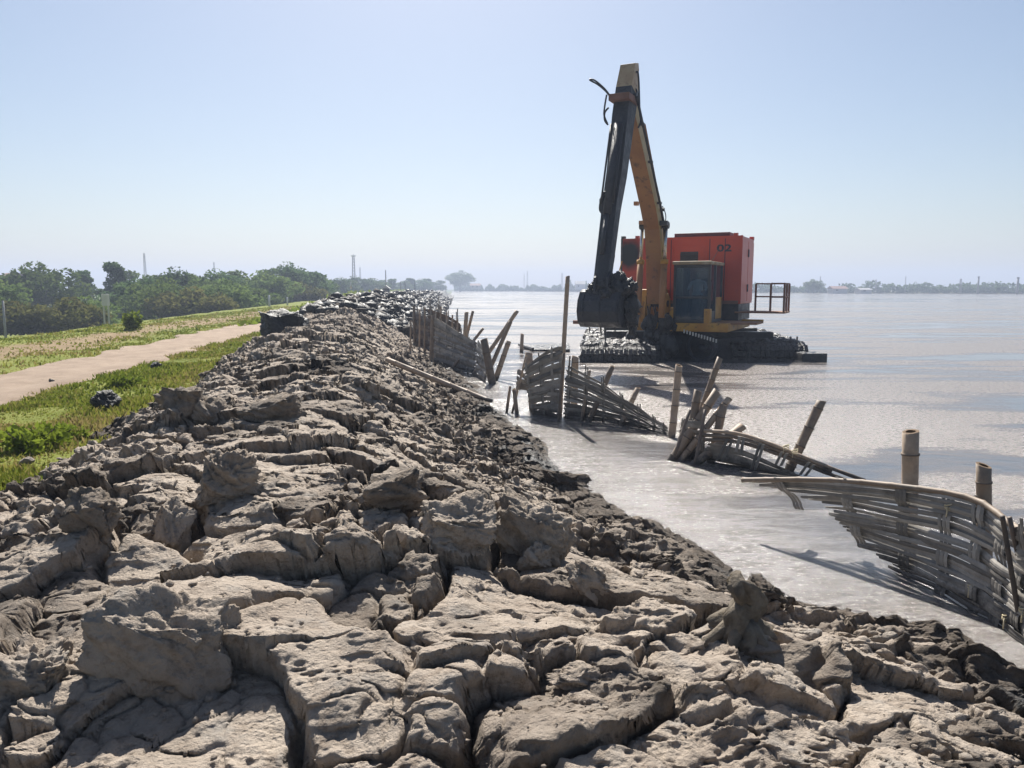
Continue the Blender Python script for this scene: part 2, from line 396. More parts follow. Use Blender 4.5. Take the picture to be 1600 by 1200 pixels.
    z = z + fresh * inside * ((h2(cad, cbd, 431) - 0.5) * 0.34 + (h2(cad, cbd, 432) - 0.5) * dyd * 0.3 - 0.14 * np.exp(-(Ed / 0.12) ** 2))
    damp = 0.06 + 0.66 * sstep(1.3, 0.05, bb + 0.45 * fbm(x * 1.3, y * 1.3, 501, 4)) + 0.32 * (r2 > 0.82) * (1 - wet) + 0.32 * mk * (q2 > 0.74) \
        + 0.24 * sstep(0.05, 0.5, fbm(x * 0.6, y * 0.6, 511, 3)) + 0.10 * sstep(1.6, 0.2, aa)
    damp = np.maximum(damp, fresh * 1.25)
    bank_height.rel = (z - base) * inside * (1 - fresh)
    return z, damp
ry = np.concatenate([np.geomspace(1.05, 34, 1300), np.geomspace(34.3, 240, 110)]); nc = 610
YY = np.repeat(ry[:, None], nc, 1)
lo = np.maximum(Lx(ry) - 0.45, -(ry * 0.78 + 0.9)); hi = np.minimum(Rx(ry) + 0.35, ry * 0.78 + 0.9)
# columns a little denser towards the crown
XX = lo[:, None] + (hi - lo)[:, None] * np.linspace(0, 1, nc)[None, :]
ZZ, DD = bank_height(XX, YY); REL = bank_height.rel
# crumbly sideways displacement so that faces are undercut and ragged
att = np.clip(YY / 6, 0.5, 1.5)
XD = 0.032 * fbm(XX * 5 + ZZ * 17, YY * 5 - ZZ * 19, 601, 4, 0.5) * att; YD = 0.042 * fbm(XX * 5 - ZZ * 18 + 40, YY * 5 + ZZ * 16, 607, 4, 0.5) * att - 0.5 * REL
me = np_mesh('mud_bank', np.stack([XX + XD, YY + YD, ZZ], -1).reshape(-1, 3), grid_faces(*XX.shape)); smooth(me)
fattr(me, 'damp', DD)
tag(link('mud_bank', me, M['mud']), kind='structure')
def bank_z(x, y):
    z, d = bank_height(np.array([float(x)]), np.array([float(y)])); return float(z[0])


def hit(u, v):
    """where the sight line through (u, v) meets the mud bank"""
    d = ray(u, v); t = np.linspace(1.2, 30, 2600); x, y, z = d.x * t, d.y * t, CAM_H + d.z * t
    h, _ = bank_height(x, y); i = int(np.argmax(z < h)); return Vector((x[i], y[i], h[i]))
# ------------------------------------------------------------------ loose mud clods lying on the bank and the grass
def clod_mesh(sx, sy, sz, seed, sub=4, sharp=0.5, rough=0.10, tilt=(0, 0, 0), facets=11, lumpy=0.30):
    bm = bmesh.new(); bmesh.ops.create_cube(bm, size=2.0)
    bmesh.ops.subdivide_edges(bm, edges=bm.edges[:], cuts=2 ** sub - 1, use_grid_fill=True)
    co = np.array([v.co[:] for v in bm.verts]); faces = [[v.index for v in f.verts] for f in bm.faces]; bm.free()
    nrm = co / np.linalg.norm(co, axis=1)[:, None]
    p = nrm * 1.15 * (1 - sharp) + co * 0.86 * sharp
    n = fbm(p[:, 0] * 1.3 + p[:, 2] * 1.1 + seed, p[:, 1] * 1.3 - p[:, 2] * 0.9, seed, 4, 0.5)
    n2 = fbm(p[:, 0] * 4 + p[:, 2] * 3.4 + seed, p[:, 1] * 4 - p[:, 2] * 3, seed + 5, 5, 0.62) - 0.8 * np.abs(fbm(p[:, 0] * 5 - p[:, 2] * 4 + seed, p[:, 1] * 5 + p[:, 2] * 4, seed + 9, 4, 0.6))
    # flat broken facets
    r = np.random.default_rng(seed)
    for k in range(facets):
        d = r.normal(size=3); d /= np.linalg.norm(d); q = 0.58 + 0.34 * r.random()
        over = np.clip(p @ d - q, 0, None); p = p - over[:, None] * d * 0.85
    p = p * (1 + lumpy * n + rough * n2)[:, None]
    p = p * np.array([sx, sy, sz])
    rm = Matrix.Rotation(tilt[2], 3, 'Z') @ Matrix.Rotation(tilt[1], 3, 'Y') @ Matrix.Rotation(tilt[0], 3, 'X')
    p = p @ np.array(rm).T
    me = bpy.data.meshes.new('clod'); me.from_pydata(p.tolist(), [], faces)
    smooth(me); return me
def clod(u, v, d, size, seed, damp, label, tilt=(0, 0, 0), sharp=0.5, group=None, sub=4, sink=0.25, name='mud_clod', rough=0.13, facets=11, lumpy=0.30):
    """a clod whose foot is seen at (u, v) at distance d"""
    p = atd(u, v, d); sx, sy, sz = size; q = hit(u, v)
    if u > 60 + 0 * v and abs(q.y - d) < 0.35 * d: p = q; d = q.y
    me = clod_mesh(sx, sy, sz, seed, sub, sharp, rough, tilt, facets, lumpy); fattr(me, 'damp', np.full(len(me.vertices), damp))
    o = link(name, me, M['clod']); sink = sink + (0.22 if abs(p.z - q.z) < 1e-6 else 0.0)
    o.location = (p.x, d + sy * 0.5, p.z + sz * (1 - sink))
    return tag(o, label, 'mud clod', group)
clod(240, 1075, 2.72, (0.28, 0.15, 0.25), 3, 0.14, 'tall upright mud slab with a smooth shaded face, left foreground', (0.06, 0.05, 0.10), 0.80, sub=5, sink=0.45, rough=0.07, facets=5, lumpy=0.20)
clod(830, 865, 3.9, (0.23, 0.16, 0.21), 8, 0.30, 'peaked dark mud block casting shade near the middle of the bank', (0.18, 0.22, -0.15), 0.75, sub=5, sink=0.40, rough=0.09, facets=6, lumpy=0.24)
clod(715, 850, 3.95, (0.20, 0.15, 0.16), 14, 0.14, 'rounded pale mud block just left of the peaked dark block', (0.15, -0.1, 0.2), 0.75, sub=5, sink=0.40, rough=0.09, facets=6, lumpy=0.24)
clod(838, 890, 3.55, (0.10, 0.07, 0.09), 21, 0.12, 'small pointed clod in front of the peaked dark block', (0.1, 0.2, 0.5), 0.6, sink=0.2)
clod(135, 835, 4.3, (0.17, 0.13, 0.14), 27, 0.33, 'brown angular mud lump on the left slope of the bank', (0.2, 0.3, 0.4), 0.7, sink=0.3)
clod(322, 662, 7.3, (0.16, 0.14, 0.13), 33, 0.36, 'round dark boulder-like clod high on the left shoulder of the bank', (0, 0.1, 0.3), 0.35, sink=0.3)
clod(285, 640, 7.7, (0.24, 0.16, 0.15), 38, 0.40, 'dark broken mud block at the left edge of the bank top', (0.15, 0.1, 0.5), 0.7, sink=0.4)
clod(425, 655, 7.0, (0.30, 0.16, 0.14), 41, 0.40, 'long dark undercut mud block on the bank crown', (0.1, -0.1, 0.1), 0.7, sink=0.45)
clod(345, 790, 4.9, (0.20, 0.16, 0.22), 45, 0.15, 'grey upright mud lump with folded sides on the left crown', (0.1, -0.15, 0.7), 0.5, sub=5, sink=0.35)
clod(262, 850, 4.1, (0.13, 0.10, 0.16), 52, 0.12, 'hollowed pale clod leaning behind the tall upright slab', (-0.3, 0.2, -0.3), 0.6, sink=0.25)
clod(915, 935, 3.25, (0.11, 0.09, 0.09), 57, 0.12, 'blocky pale clod right of the small pointed clod', (0, 0.2, 0.3), 0.75, sink=0.3)
clod(610, 795, 4.7, (0.22, 0.14, 0.13), 63, 0.36, 'brown triangular mud wedge left of the pale block', (0.1, -0.3, 0.5), 0.7, sink=0.3)
clod(45, 1120, 2.6, (0.14, 0.12, 0.14), 66, 0.14, 'square pale clod at the lower left corner', (0.1, 0.1, 0.1), 0.75, sub=5, sink=0.35)
clod(905, 1080, 2.55, (0.13, 0.07, 0.05), 71, 0.30, 'low grey crumbly clod in the front crevice', (0, 0.05, 0.1), 0.6, sink=0.3)
clod(158, 640, 9.9, (0.18, 0.15, 0.14), 75, 1.0, 'black mud clod lying on the green grass verge', (0, 0.1, 0.2), 0.35, sink=0.25, rough=0.16)
clod(243, 574, 15.5, (0.10, 0.09, 0.07), 79, 1.0, 'small dark clod on the grass beside the dirt road', (0, 0, 0.2), 0.4, sub=3, sink=0.3)
clod(79, 598, 13.0, (0.05, 0.05, 0.04), 83, 0.9, 'tiny dark clod lying on the dirt road', (0, 0, 0.2), 0.4, sub=3, sink=0.3)
clod(38, 727, 6.9, (0.07, 0.06, 0.04), 86, 0.3, 'flat grey stone-like clod in grass near the left picture edge', (0, 0, 0.2), 0.5, sub=3, sink=0.3)
clod(812, 661, 11.6, (0.10, 0.07, 0.07), 91, 0.85, 'lone dark clod in the shallow water in front of the woven panel', (0, 0, 0.2), 0.5, sub=3, sink=0.3)
clod(437, 520, 27.2, (0.62, 0.5, 0.44), 95, 1.3, 'big black wet mud block ending the fresh spoil beside the road', (0.05, 0.05, 0.1), 0.8, sub=5, sink=0.35, rough=0.05)
clod(880, 757, 7.6, (0.24, 0.12, 0.08), 97, 0.75, 'dark crumbling mud clump at the water edge right of the crown', (0, 0.1, -0.4), 0.3, sink=0.35, rough=0.2)
clod(1190, 945, 4.85, (0.13, 0.12, 0.10), 99, 0.8, 'black crumbly clump at the water edge behind the dead stump', (0, 0.1, 0.2), 0.3, sink=0.3, rough=0.22)

# small loose crumbs: uncountable
def crumbs(name, n, xr, damp_fn, seed, smin, smax, label):
    r = np.random.default_rng(seed)
    bm = bmesh.new(); bmesh.ops.create_icosphere(bm, subdivisions=1, radius=1.0)
    bv = np.array([v.co[:] for v in bm.verts]); bf = np.array([[v.index for v in f.verts] for f in bm.faces]); bm.free()
    y, x = xr(r, n); z, d = bank_height(x, y)
    s = smin + (smax - smin) * r.random(n) ** 3
    vs = bv[None] * (s[:, None, None] * (0.6 + 0.8 * r.random((n, len(bv), 1)))) * (np.array([1, 1, 0.75]) * (0.7 + 0.6 * r.random((n, 3))))[:, None, :]
    vs = vs + np.stack([x, y, z + s * 0.25], -1)[:, None, :]
    fs = (bf[None] + (np.arange(n) * len(bv))[:, None, None]).reshape(-1, 3)
    me = np_mesh(name, vs.reshape(-1, 3), fs); smooth(me); fattr(me, 'damp', np.repeat(damp_fn(d, r), len(bv)))
    return tag(link(name, me, M['clod']), label, 'mud', kind='stuff')
def near_pts(r, n):
    y = np.exp(r.uniform(math.log(1.6), math.log(26), n)); l = np.maximum(Lx(y) - 0.1, -y * 0.85 - 0.5); h = np.minimum(Rx(y), y * 0.85 + 0.5)
    f = r.random(n); f = np.where(r.random(n) < 0.45, np.where(r.random(n) < 0.5, f * 0.3, 1 - f * 0.3), f)
    return y, l + (h - l) * f
crumbs('mud_crumbs', 3200, near_pts, lambda d, r: d + 0.1 * r.normal(size=len(d)), 5, 0.004, 0.024, 'small mud crumbs scattered over the dried bank')
def far_pts(r, n):
    y = 27.5 + 120 * r.random(n) ** 2.2; l = Lx(y) + 0.2; h = Rx(y) - 0.1
    return y, l + (h - l) * r.random(n)
crumbs('spoil_lumps', 5000, far_pts, lambda d, r: 0.75 + 0.5 * r.random(len(d)), 6, 0.06, 0.30, 'black wet lumps covering the fresh spoil bank')

# ------------------------------------------------------------------ dead stump and driftwood on the mud
M['bleached'] = pmat('bleached_wood', (0.11, 0.09, 0.066), (0.19, 0.158, 0.118), 14, 0.9, bscale=60, bstr=1.0, bdist=0.015)
sp = hit(1163, 1003) + Vector((0, 0.05, -0.01))
st = empty('dead_stump', sp, 'grey weathered stump with splayed roots standing in the mud', 'stump')
mb = MB(); mb.tube([(0, 0, -0.1), (0, 0, 0.0), (0.0, 0.0, 0.08), (0.012, 0, 0.17), (0.02, 0.0, 0.24), (0.028, 0, 0.285)], [0.11, 0.10, 0.072, 0.058, 0.05, 0.026], 16); pts_ = [(0.03 * math.sin(k * .5), 0.01 * math.cos(k * .8), -0.1 + 0.385 * k / 24) for k in range(25)]; mb = MB(); mb.tube(pts_, [float(np.interp(p_[2], [-.1, 0, .08, .17, .24, .27, .29], [.12, .10, .07, .056, .048, .036, .012])) for p_ in pts_], 26)
o = mb.build('trunk', M['bleached'], st, True)
for v in o.data.vertices:
    k = math.atan2(v.co.y, v.co.x); s = 1 + 0.24 * math.sin(3 * k + 1 + v.co.z * 6) + 0.12 * math.sin(7 * k + v.co.z * 16) + 0.35 * float(fbm(np.array([k * 2.2]), np.array([v.co.z * 14]), 77, 4, 0.6)[0]); v.co.x *= s; v.co.y *= s
for k, (dx, dy, L) in enumerate([(-0.5, -0.8, 0.2), (0.5, -0.9, 0.22), (-1, -0.3, 0.24), (1, -0.1, 0.15), (0.1, -1, 0.16)]):
    l = math.hypot(dx, dy); dx /= l; dy /= l
    MB().tube([(dx * 0.04, dy * 0.04, 0.07), (dx * 0.10, dy * 0.10, 0.03), (dx * L * 0.8, dy * L * 0.8, -0.02), (dx * L, dy * L, -0.07)], [0.035, 0.03, 0.02, 0.012], 8).build('root', M['bleached'], st, True)

# ------------------------------------------------------------------ bamboo
def bamboo_mat(name, c1, c2, c3):
    m, t, b, o = nodes(name); c = coord(t)
    f = ramp(t, noise(t, c, 9, 6, 0.65), [(0.35, 0.0), (0.68, 1.0)]); col = mix(t, f, c1, c2)
    f3 = ramp(t, noise(t, c, 3.1, 5, 0.7), [(0.54, 0.0), (0.66, 1.0)]); col = mix(t, f3, col, c3)
    oi = t.nodes.new('ShaderNodeObjectInfo').outputs['Random']
    mm = t.nodes.new('ShaderNodeVectorMath'); mm.operation = 'SCALE'; t.links.new(col, mm.inputs[0])
    t.links.new(mth(t, 'ADD', 0.5, mth(t, 'MULTIPLY', oi, 0.85)), mm.inputs['Scale'])
    gp = geo_pos(t); sx_ = t.nodes.new('ShaderNodeSeparateXYZ'); t.links.new(gp, sx_.inputs[0])
    zz = mth(t, 'ADD', sx_.outputs[2], mth(t, 'MULTIPLY', mth(t, 'SUBTRACT', noise(t, gp, 6, 4, 0.7), 0.5), 0.5))
    stain = ramp(t, zz, [(0.03, 0.9), (0.16, 0.0)]); fcol = mix(t, stain, mm.outputs[0], (0.045, 0.04, 0.036))
    t.links.new(fcol, b.inputs['Base Color']); b.inputs['Roughness'].default_value = 0.62
    bump(t, b, noise(t, c, 70, 4, 0.6), 0.35, 0.004); return m
M['bamboo'] = bamboo_mat('bamboo_pole', (0.25, 0.18, 0.125), (0.34, 0.265, 0.195), (0.18, 0.145, 0.115))
M['node'] = pmat('bamboo_node', (0.10, 0.08, 0.065), (0.15, 0.12, 0.095), 20, 0.8)
M['bamboo_in'] = pmat('bamboo_inner', (0.12, 0.075, 0.04), (0.17, 0.11, 0.06), 12, 0.9)
M['slat'] = bamboo_mat('split_bamboo', (0.20, 0.185, 0.165), (0.31, 0.285, 0.25), (0.14, 0.125, 0.11))
M['dark_slat'] = bamboo_mat('split_bamboo_dark', (0.10, 0.075, 0.06), (0.16, 0.125, 0.10), (0.06, 0.05, 0.045))
M['rope'] = pmat('rope_mat', (0.50, 0.42, 0.26), (0.62, 0.54, 0.38), 20, 0.8)
def bamboo(p0, p1, r, name='bamboo_post', parent=None, n=14, step=None, hollow=True, taper=0.92, bend=0.0, seed=1, mat=None):
    p0, p1 = Vector(p0), Vector(p1); L = (p1 - p0).length; ax = (p1 - p0) / L
    step = step or max(0.16, r * 4.2); rr = random.Random(seed); pts = []; rad = []; s = step * rr.uniform(0.3, 0.9)
    side = ax.cross(Vector((0.3, 0.2, 1))).normalized()
    def add(q, k):
        f = q / L; pts.append(p0 + ax * q + side * bend * math.sin(math.pi * f)); rad.append(r * (1 + (taper - 1) * f) * k)
    add(0, 1); nodes_at = []
    while s < L - r * 0.8:
        nodes_at.append(s)
        for dq, k in ((-0.20, 1.0), (-0.05, 1.035), (0.0, 1.11), (0.06, 1.035), (0.16, 0.975)): 
            if 0.01 < s + dq * r * 1.4 < L - 0.01: add(s + dq * r * 1.4, k)
        s += step * rr.uniform(0.85, 1.15)
    add(L, 1.0)
    mb = MB(); mb.tube(pts, rad, n, cap=not hollow)
    if hollow:      # cut end: rim, then the bore going down
        m = len(mb.v); ring = list(range(m - n, m)); c = pts[-1]
        q = [c + (Vector(mb.v[i]) - c) * 0.62 for i in ring]; q2 = [w_ - ax * min(0.09, r * 1.2) for w_ in q]
        mb.v += [tuple(x) for x in q + q2]
        for k in range(n):
            k2 = (k + 1) % n
            mb.f.append((ring[k], ring[k2], m + k2, m + k)); mb.f.append((m + k, m + k2, m + n + k2, m + n + k))
        mb.f.append(tuple(range(m + n, m + 2 * n)))
        # slanted, slightly ragged cut
        tv = Vector((rr.uniform(-1, 1), rr.uniform(-1, 1), 0)) * 0.35
        for i in list(range(m - n, m + n)):
            w_ = Vector(mb.v[i]); mb.v[i] = tuple(w_ + ax * ((w_ - c).dot(tv) + rr.uniform(-0.03, 0.03) * r))
    o = mb.build(name, mat or M['bamboo'], parent, True); o_nodes = [(p0 + ax * q + side * bend * math.sin(math.pi * q / L), r * (1 + (taper - 1) * q / L)) for q in nodes_at]; bamboo.nodes = (o_nodes, ax)
    if hollow:
        o.data.materials.append(M['bamboo_in'])
        for f in o.data.polygons:
            ii = set(f.vertices)
            if min(ii) >= m - n and max(ii) >= m: f.material_index = 1; f.use_smooth = False
    return o
def post(u0, v0, u1, v1, d, wpx, label, group=None, d1=None, bend=0.0, foot=-0.35):
    """a bamboo post seen from (u0,v0) up to (u1,v1), driven into the pond bed"""
    a, b_ = atd(u0, v0, d), atd(u1, v1, d1 or d); r = wpx / 2 / FPX * d
    ax = (b_ - a).normalized(); t = (a.z - foot) / max(ax.z, 0.25); p0 = a - ax * t
    o = bamboo(Vector((0, 0, 0)), b_ - p0, r, bend=bend, seed=int(u0 + v1)); o.location = p0
    if wpx >= 9:
        for c_, r_ in bamboo.nodes[0]:
            if (p0 + c_).z > -0.05: MB().tube([c_ - ax * r_ * 0.10, c_ + ax * r_ * 0.10], r_ * 1.125, 14).build('node_ring', M['node'], o, True)
    return tag(o, label, 'bamboo post', group)

# ------------------------------------------------------------------ woven bamboo panels
def interp_pts(pts, s):
    s = min(max(s, 0), 1) * (len(pts) - 1); i = min(int(s), len(pts) - 2); f = s - i
    # Catmull-Rom
    p0, p1, p2, p3 = pts[max(i - 1, 0)], pts[i], pts[i + 1], pts[min(i + 2, len(pts) - 1)]
    return 0.5 * ((2 * p1) + (p2 - p0) * f + (2 * p0 - 5 * p1 + 4 * p2 - p3) * f * f + (3 * p1 - p0 - 3 * p2 + p3) * f ** 3)
def strip(path, wid, nrm, th, name, mat, parent, taper=False):
    """a flat split-bamboo strip along path; wid = list of half-width vectors"""
    vs = []; fs = []; m = len(path)
    for i in range(m):
        w_, nn = wid[i], nrm[i] * th
        vs += [path[i] - w_ - nn * 0.3, path[i] - w_ * 0.0 - nn * 0.9 * 0 - nn, path[i] + w_ - nn * 0.3, path[i] + w_ + nn * 0.3, path[i] + nn, path[i] - w_ + nn * 0.3]
    for i in range(m - 1):
        for k in range(6): fs.append((i * 6 + k, i * 6 + (k + 1) % 6, (i + 1) * 6 + (k + 1) % 6, (i + 1) * 6 + k))
    fs += [(5, 4, 3, 2, 1, 0), tuple((m - 1) * 6 + k for k in range(6))]
    return MB().add(vs, fs).build(name, mat, parent, fix=True)
def woven(root, top, bot, bands, per, cols, strips_per_col, amp, seed, fray=None, fray_r=None, segs=18, colw=0.05, skip=(), mat='slat', cmat='slat', ragged=0.02, over=0.04, gap=0.06, wmul=1.0):
    """top/bot: world points left to right; bands of `per` slats woven through vertical stakes at the fractions in cols"""
    rr = random.Random(seed); O = root.location.copy()
    T = lambda s: interp_pts(top, s); B = lambda s: interp_pts(bot, s)
    def P(s, q): return T(s).lerp(B(s), q)
    def nrm(s):
        e = 0.02; t = (P(min(s + e, 1), 0.5) - P(max(s - e, 0), 0.5)); d = (B(s) - T(s)); n = t.cross(d).normalized(); return n
    fray = fray or (lambda k: 0.0); fray_r = fray_r or (lambda k: 1.0)
    def wave(s, k):      # which side of the stakes this band runs
        x = 0.0
        for j, c in enumerate(cols):
            sg = 1 if (j + k) % 2 == 0 else -1; x += sg * math.exp(-((s - c) / (0.42 / max(len(cols), 1))) ** 2)
        return max(-1, min(1, x))
    tot = bands * per
    for k in range(bands):
        for i in range(per):
            if (k, i) in skip: continue
            q0 = (k + (i + 0.5) / per * (1 - gap)) / bands; hw = (1 - gap) / bands / per * 0.5 * rr.uniform(1.10, 1.42) * wmul; nj = rr.uniform(-0.005, 0.005)
            s0 = fray(q0) + rr.uniform(0, ragged); s1 = fray_r(q0) - rr.uniform(0, ragged)
            if s1 - s0 < 0.08: continue
            ph = rr.uniform(0, 6); roll = rr.uniform(-0.5, 0.5); wob = rr.uniform(0.15, 0.5) / tot; pts = []; wd = []; nn = []
            sag = rr.uniform(-0.3, 0.3) / tot
            for a in range(segs + 1):
                s = s0 + (s1 - s0) * a / segs; q = q0 + wob * math.sin(5 * s + ph) + sag * (s - 0.5); n = nrm(s)
                tilt = 0.0006 * math.sin(9 * s + ph)
                pts.append(P(s, q) + n * (amp * wave(s, k) + tilt + nj) - O); d = B(s) - T(s)
                nar = 1 - 0.35 * (a in (0, segs))
                wd.append(d * hw * nar + n * (roll * d.length * hw)); nn.append(n)
            strip(pts, wd, nn, 0.0045, 'slat', M[mat], root)
    for j, c in enumerate(cols):
        L = (B(c) - T(c)).length; cw = colw
        for i in range(strips_per_col):
            off = (i - (strips_per_col - 1) / 2) * cw / strips_per_col; lean = rr.uniform(-0.012, 0.012); pts = []; wd = []; nn = []
            q_lo, q_hi = -over * rr.uniform(0.1, 1.6), max([q_ for q_ in (k_ / 40 for k_ in range(41)) if fray(q_) < c + 0.02] + [0.2]) + 0.02; m = bands * 3 + 2
            for a in range(m + 1):
                q = q_lo + (q_hi - q_lo) * a / m; k = min(max(int(q * bands), 0), bands - 1); x = q * bands - k
                sg = 1 if (j + k) % 2 == 0 else -1
                s = min(max(c, 0.004), 0.996); n = nrm(s); t = (P(min(s + .02, 1), .5) - P(max(s - .02, 0), .5)).normalized()
                kk = math.sin(math.pi * min(max(x, 0), 1)) ** 0.5 if 0 <= q <= 1 else 0
                pts.append(P(s, q) + t * (off + lean * (q - 0.5)) - n * amp * sg * kk - O); wd.append(t * cw / strips_per_col * 0.44); nn.append(n)
            strip(pts, wd, nn, 0.003, 'stake', M[cmat], root)
    return P, nrm
def tie(root, p, r, label=None):
    mb = MB(); O = root.location
    for k in range(3):
        pts = []
        for a in range(13):
            t = 2 * math.pi * a / 12; pts.append(p - O + Vector((math.cos(t) * r * 0.8, math.sin(t) * r * 0.8, (k - 1) * 0.014 + 0.3 * r * math.sin(t + k))))
        mb.tube(pts, 0.005, 5, cap=False)
    mb.tube([p - O + Vector((-r * 0.7, -r * 0.6, 0)), p - O + Vector((-r * 0.9, -r * 0.9, -0.03)), p - O + Vector((-r * 1.0, -r * 0.9, -0.07))], 0.005, 5)
    return mb.build('lashing', M['rope'], root, True)

# -- near right panel
top = [atd(1160, 752, 6.55), atd(1290, 752, 5.95), atd(1420, 764, 5.4), atd(1520, 782, 5.0), atd(1580, 822, 4.62), atd(1622, 850, 4.25)]
bot = [at(1285, 838), at(1340, 866), at(1425, 905), at(1505, 950), at(1570, 985), at(1620, 1025)]
for p in bot: p.z = -0.06
rt = empty('bamboo_fence', at(1480, 930), 'large frayed woven bamboo panel leaning over the water at the right', 'fence panel', 'woven bamboo panels')
P_, n_ = woven(rt, top, bot, 6, 5, [0.10, 0.24, 0.38, 0.51, 0.63, 0.75, 0.86, 0.965], 3, 0.016, 3, fray=lambda q: 0.0 if q < 0.15 else (0.06 + 0.26 * (q - 0.15) if q < 0.8 else 0.27), colw=0.10, skip=((1, 0), (2, 0)), ragged=0.08, segs=22, gap=-0.03, wmul=0.95)
O = rt.location
rail = [interp_pts(top, k / 14) + Vector((0, 0, 0.012)) - O for k in range(0, 14)]
rr_ = [0.021 - 0.0003 * k for k in range(14)]
pts = []; rad = []
for k in range(len(rail) - 1):
    for f, g in ((0, 1.14), (0.12, 1.0), (0.5, 0.98), (0.9, 1.0)): pts.append(rail[k].lerp(rail[k + 1], f)); rad.append(0.021 * g)
MB().tube(pts, rad, 10).build('rail', M['bamboo'], rt, True)
# heavy dark end stakes and the next panel's edge
for k, (u, v0, u1, v1, d) in enumerate([(1598, 1000, 1566, 806, 4.42), (1612, 960, 1577, 808, 4.5)]):
    bamboo(atd(u, v0, d) - O, atd(u1, v1, d) - O, 0.016, 'end_stake', rt, 8, hollow=False, seed=k + 2, mat=M['dark_slat'])
tie(rt, P_(0.52, 0.10), 0.035); tie(rt, P_(0.90, 0.62), 0.03); tie(rt, P_(0.62, 0.72), 0.02); tie(rt, P_(0.80, 0.8), 0.02)
top2 = [atd(1584, 822, 4.5), atd(1640, 820, 4.2), atd(1720, 835, 3.9)]; bot2 = [at(1605, 995), at(1680, 1040), at(1760, 1100)]
for p in bot2: p.z = -0.04
r2_ = empty('bamboo_fence', at(1660, 1020), 'edge of another woven panel behind the dark end stakes, right picture edge', 'fence panel', 'woven bamboo panels')
woven(r2_, top2, bot2, 5, 4, [0.15, 0.5, 0.85], 3, 0.012, 9, colw=0.05)
post(1421, 800, 1423, 674, 5.62, 27, 'thick sawn bamboo post with open top behind the near right panel')
post(1538, 830, 1537, 727, 5.05, 24, 'shorter bamboo post with split rim beside the right panel end')

# -- third panel (low, with curved rails)
top = [atd(1066, 655, 9.35), atd(1100, 662, 9.1)]; bot = [at(1053, 716, -0.04), at(1102, 724, -0.04)]
rt = empty('bamboo_fence', at(1080, 720), 'small upright grey woven piece wrapped at a cluster of posts', 'fence panel', 'woven bamboo panels')
woven(rt, top, bot, 4, 3, [0.12, 0.5, 0.9], 3, 0.012, 13, colw=0.05, segs=8)
O = rt.location
for k, (u, v0, u1, v1) in enumerate([(1054, 712, 1078, 640), (1085, 732, 1102, 640)]):
    bamboo(atd(u, v0, 9.0) - O, atd(u1, v1, 9.1) - O, 0.022, 'end_stake', rt, 8, hollow=False, seed=k + 5, mat=M['dark_slat'])
top = [atd(1100, 692, 9.0), atd(1165, 705, 8.75), atd(1240, 738, 8.45), atd(1262, 749, 8.35)]; bot = [at(1098, 723, -0.03), at(1160, 735, -0.03), at(1225, 746, -0.03), at(1262, 752, -0.03)]
rt = empty('bamboo_fence', at(1180, 735), 'low sunken woven panel under two bowed bamboo rails', 'fence panel', 'woven bamboo panels')
woven(rt, top, bot, 1, 6, [], 3, 0.01, 17, segs=12, gap=0.0, ragged=0.05)
O = rt.location
for k, off in enumerate((0, 7, 14)):
    pts = [atd(u, v + off * (1 - 0.35 * i / 5), 9.0 - 0.16 * i) - O for i, (u, v) in enumerate([(1100, 673), (1150, 677), (1200, 692), (1250, 712), (1300, 732), (1352, 751)])][:6 if k != 1 else 5]
    q = [interp_pts(pts, a / 20) for a in range(21)]
    MB().tube(q, [0.021 * (1.13 if a % 3 == 0 else 1) for a in range(21)], 8).build('rail', M['bamboo'], rt, True)
for k, (u0, v0, u1, v1) in enumerate([(1120, 720, 1137, 686), (1128, 722, 1143, 690), (1150, 706, 1156, 682), (1158, 708, 1162, 684), (1174, 733, 1188, 692), (1180, 734, 1193, 694), (1212, 726, 1222, 706), (1220, 728, 1230, 708), (1250, 742, 1264, 722), (1258, 744, 1272, 726)]):
    d = 8.85 - (u0 - 1120) / 130 * 0.45; a, b_ = atd(u0, v0, d) - O, atd(u1, v1, d) - O; w_ = Vector((0.018, 0, 0)); n = Vector((0, -1, 0))
    strip([a, a.lerp(b_, .5), b_], [w_] * 3, [n] * 3, 0.004, 'stake', M['slat'], rt)
tie(rt, atd(1228, 698, 8.5), 0.04); tie(rt, atd(1242, 705, 8.45), 0.04)
post(1084, 650, 1091, 610, 9.35, 14, 'upright bamboo stub at the left of the post cluster')
post(1096, 640, 1125, 559, 9.6, 10, 'long thin bamboo pole leaning right behind the post cluster')
post(1098, 646, 1121, 611, 9.3, 15, 'thick leaning bamboo stub with open end in the post cluster')
post(1104, 668, 1140, 622, 9.25, 11, 'broken bamboo leaning far right in the post cluster')
post(1122, 672, 1131, 632, 9.2, 14, 'upright bamboo stub at the right of the post cluster')
post(1140, 682, 1160, 666, 9.1, 15, 'short bamboo stub nearly lying down right of the post cluster')
post(1234, 732, 1284, 626, 8.7, 16, 'single leaning bamboo pole tied to the bowed rails')
post(1050, 678, 1061, 571, 10.75, 12, 'tall bamboo pole at the right end of the tapering woven panel')

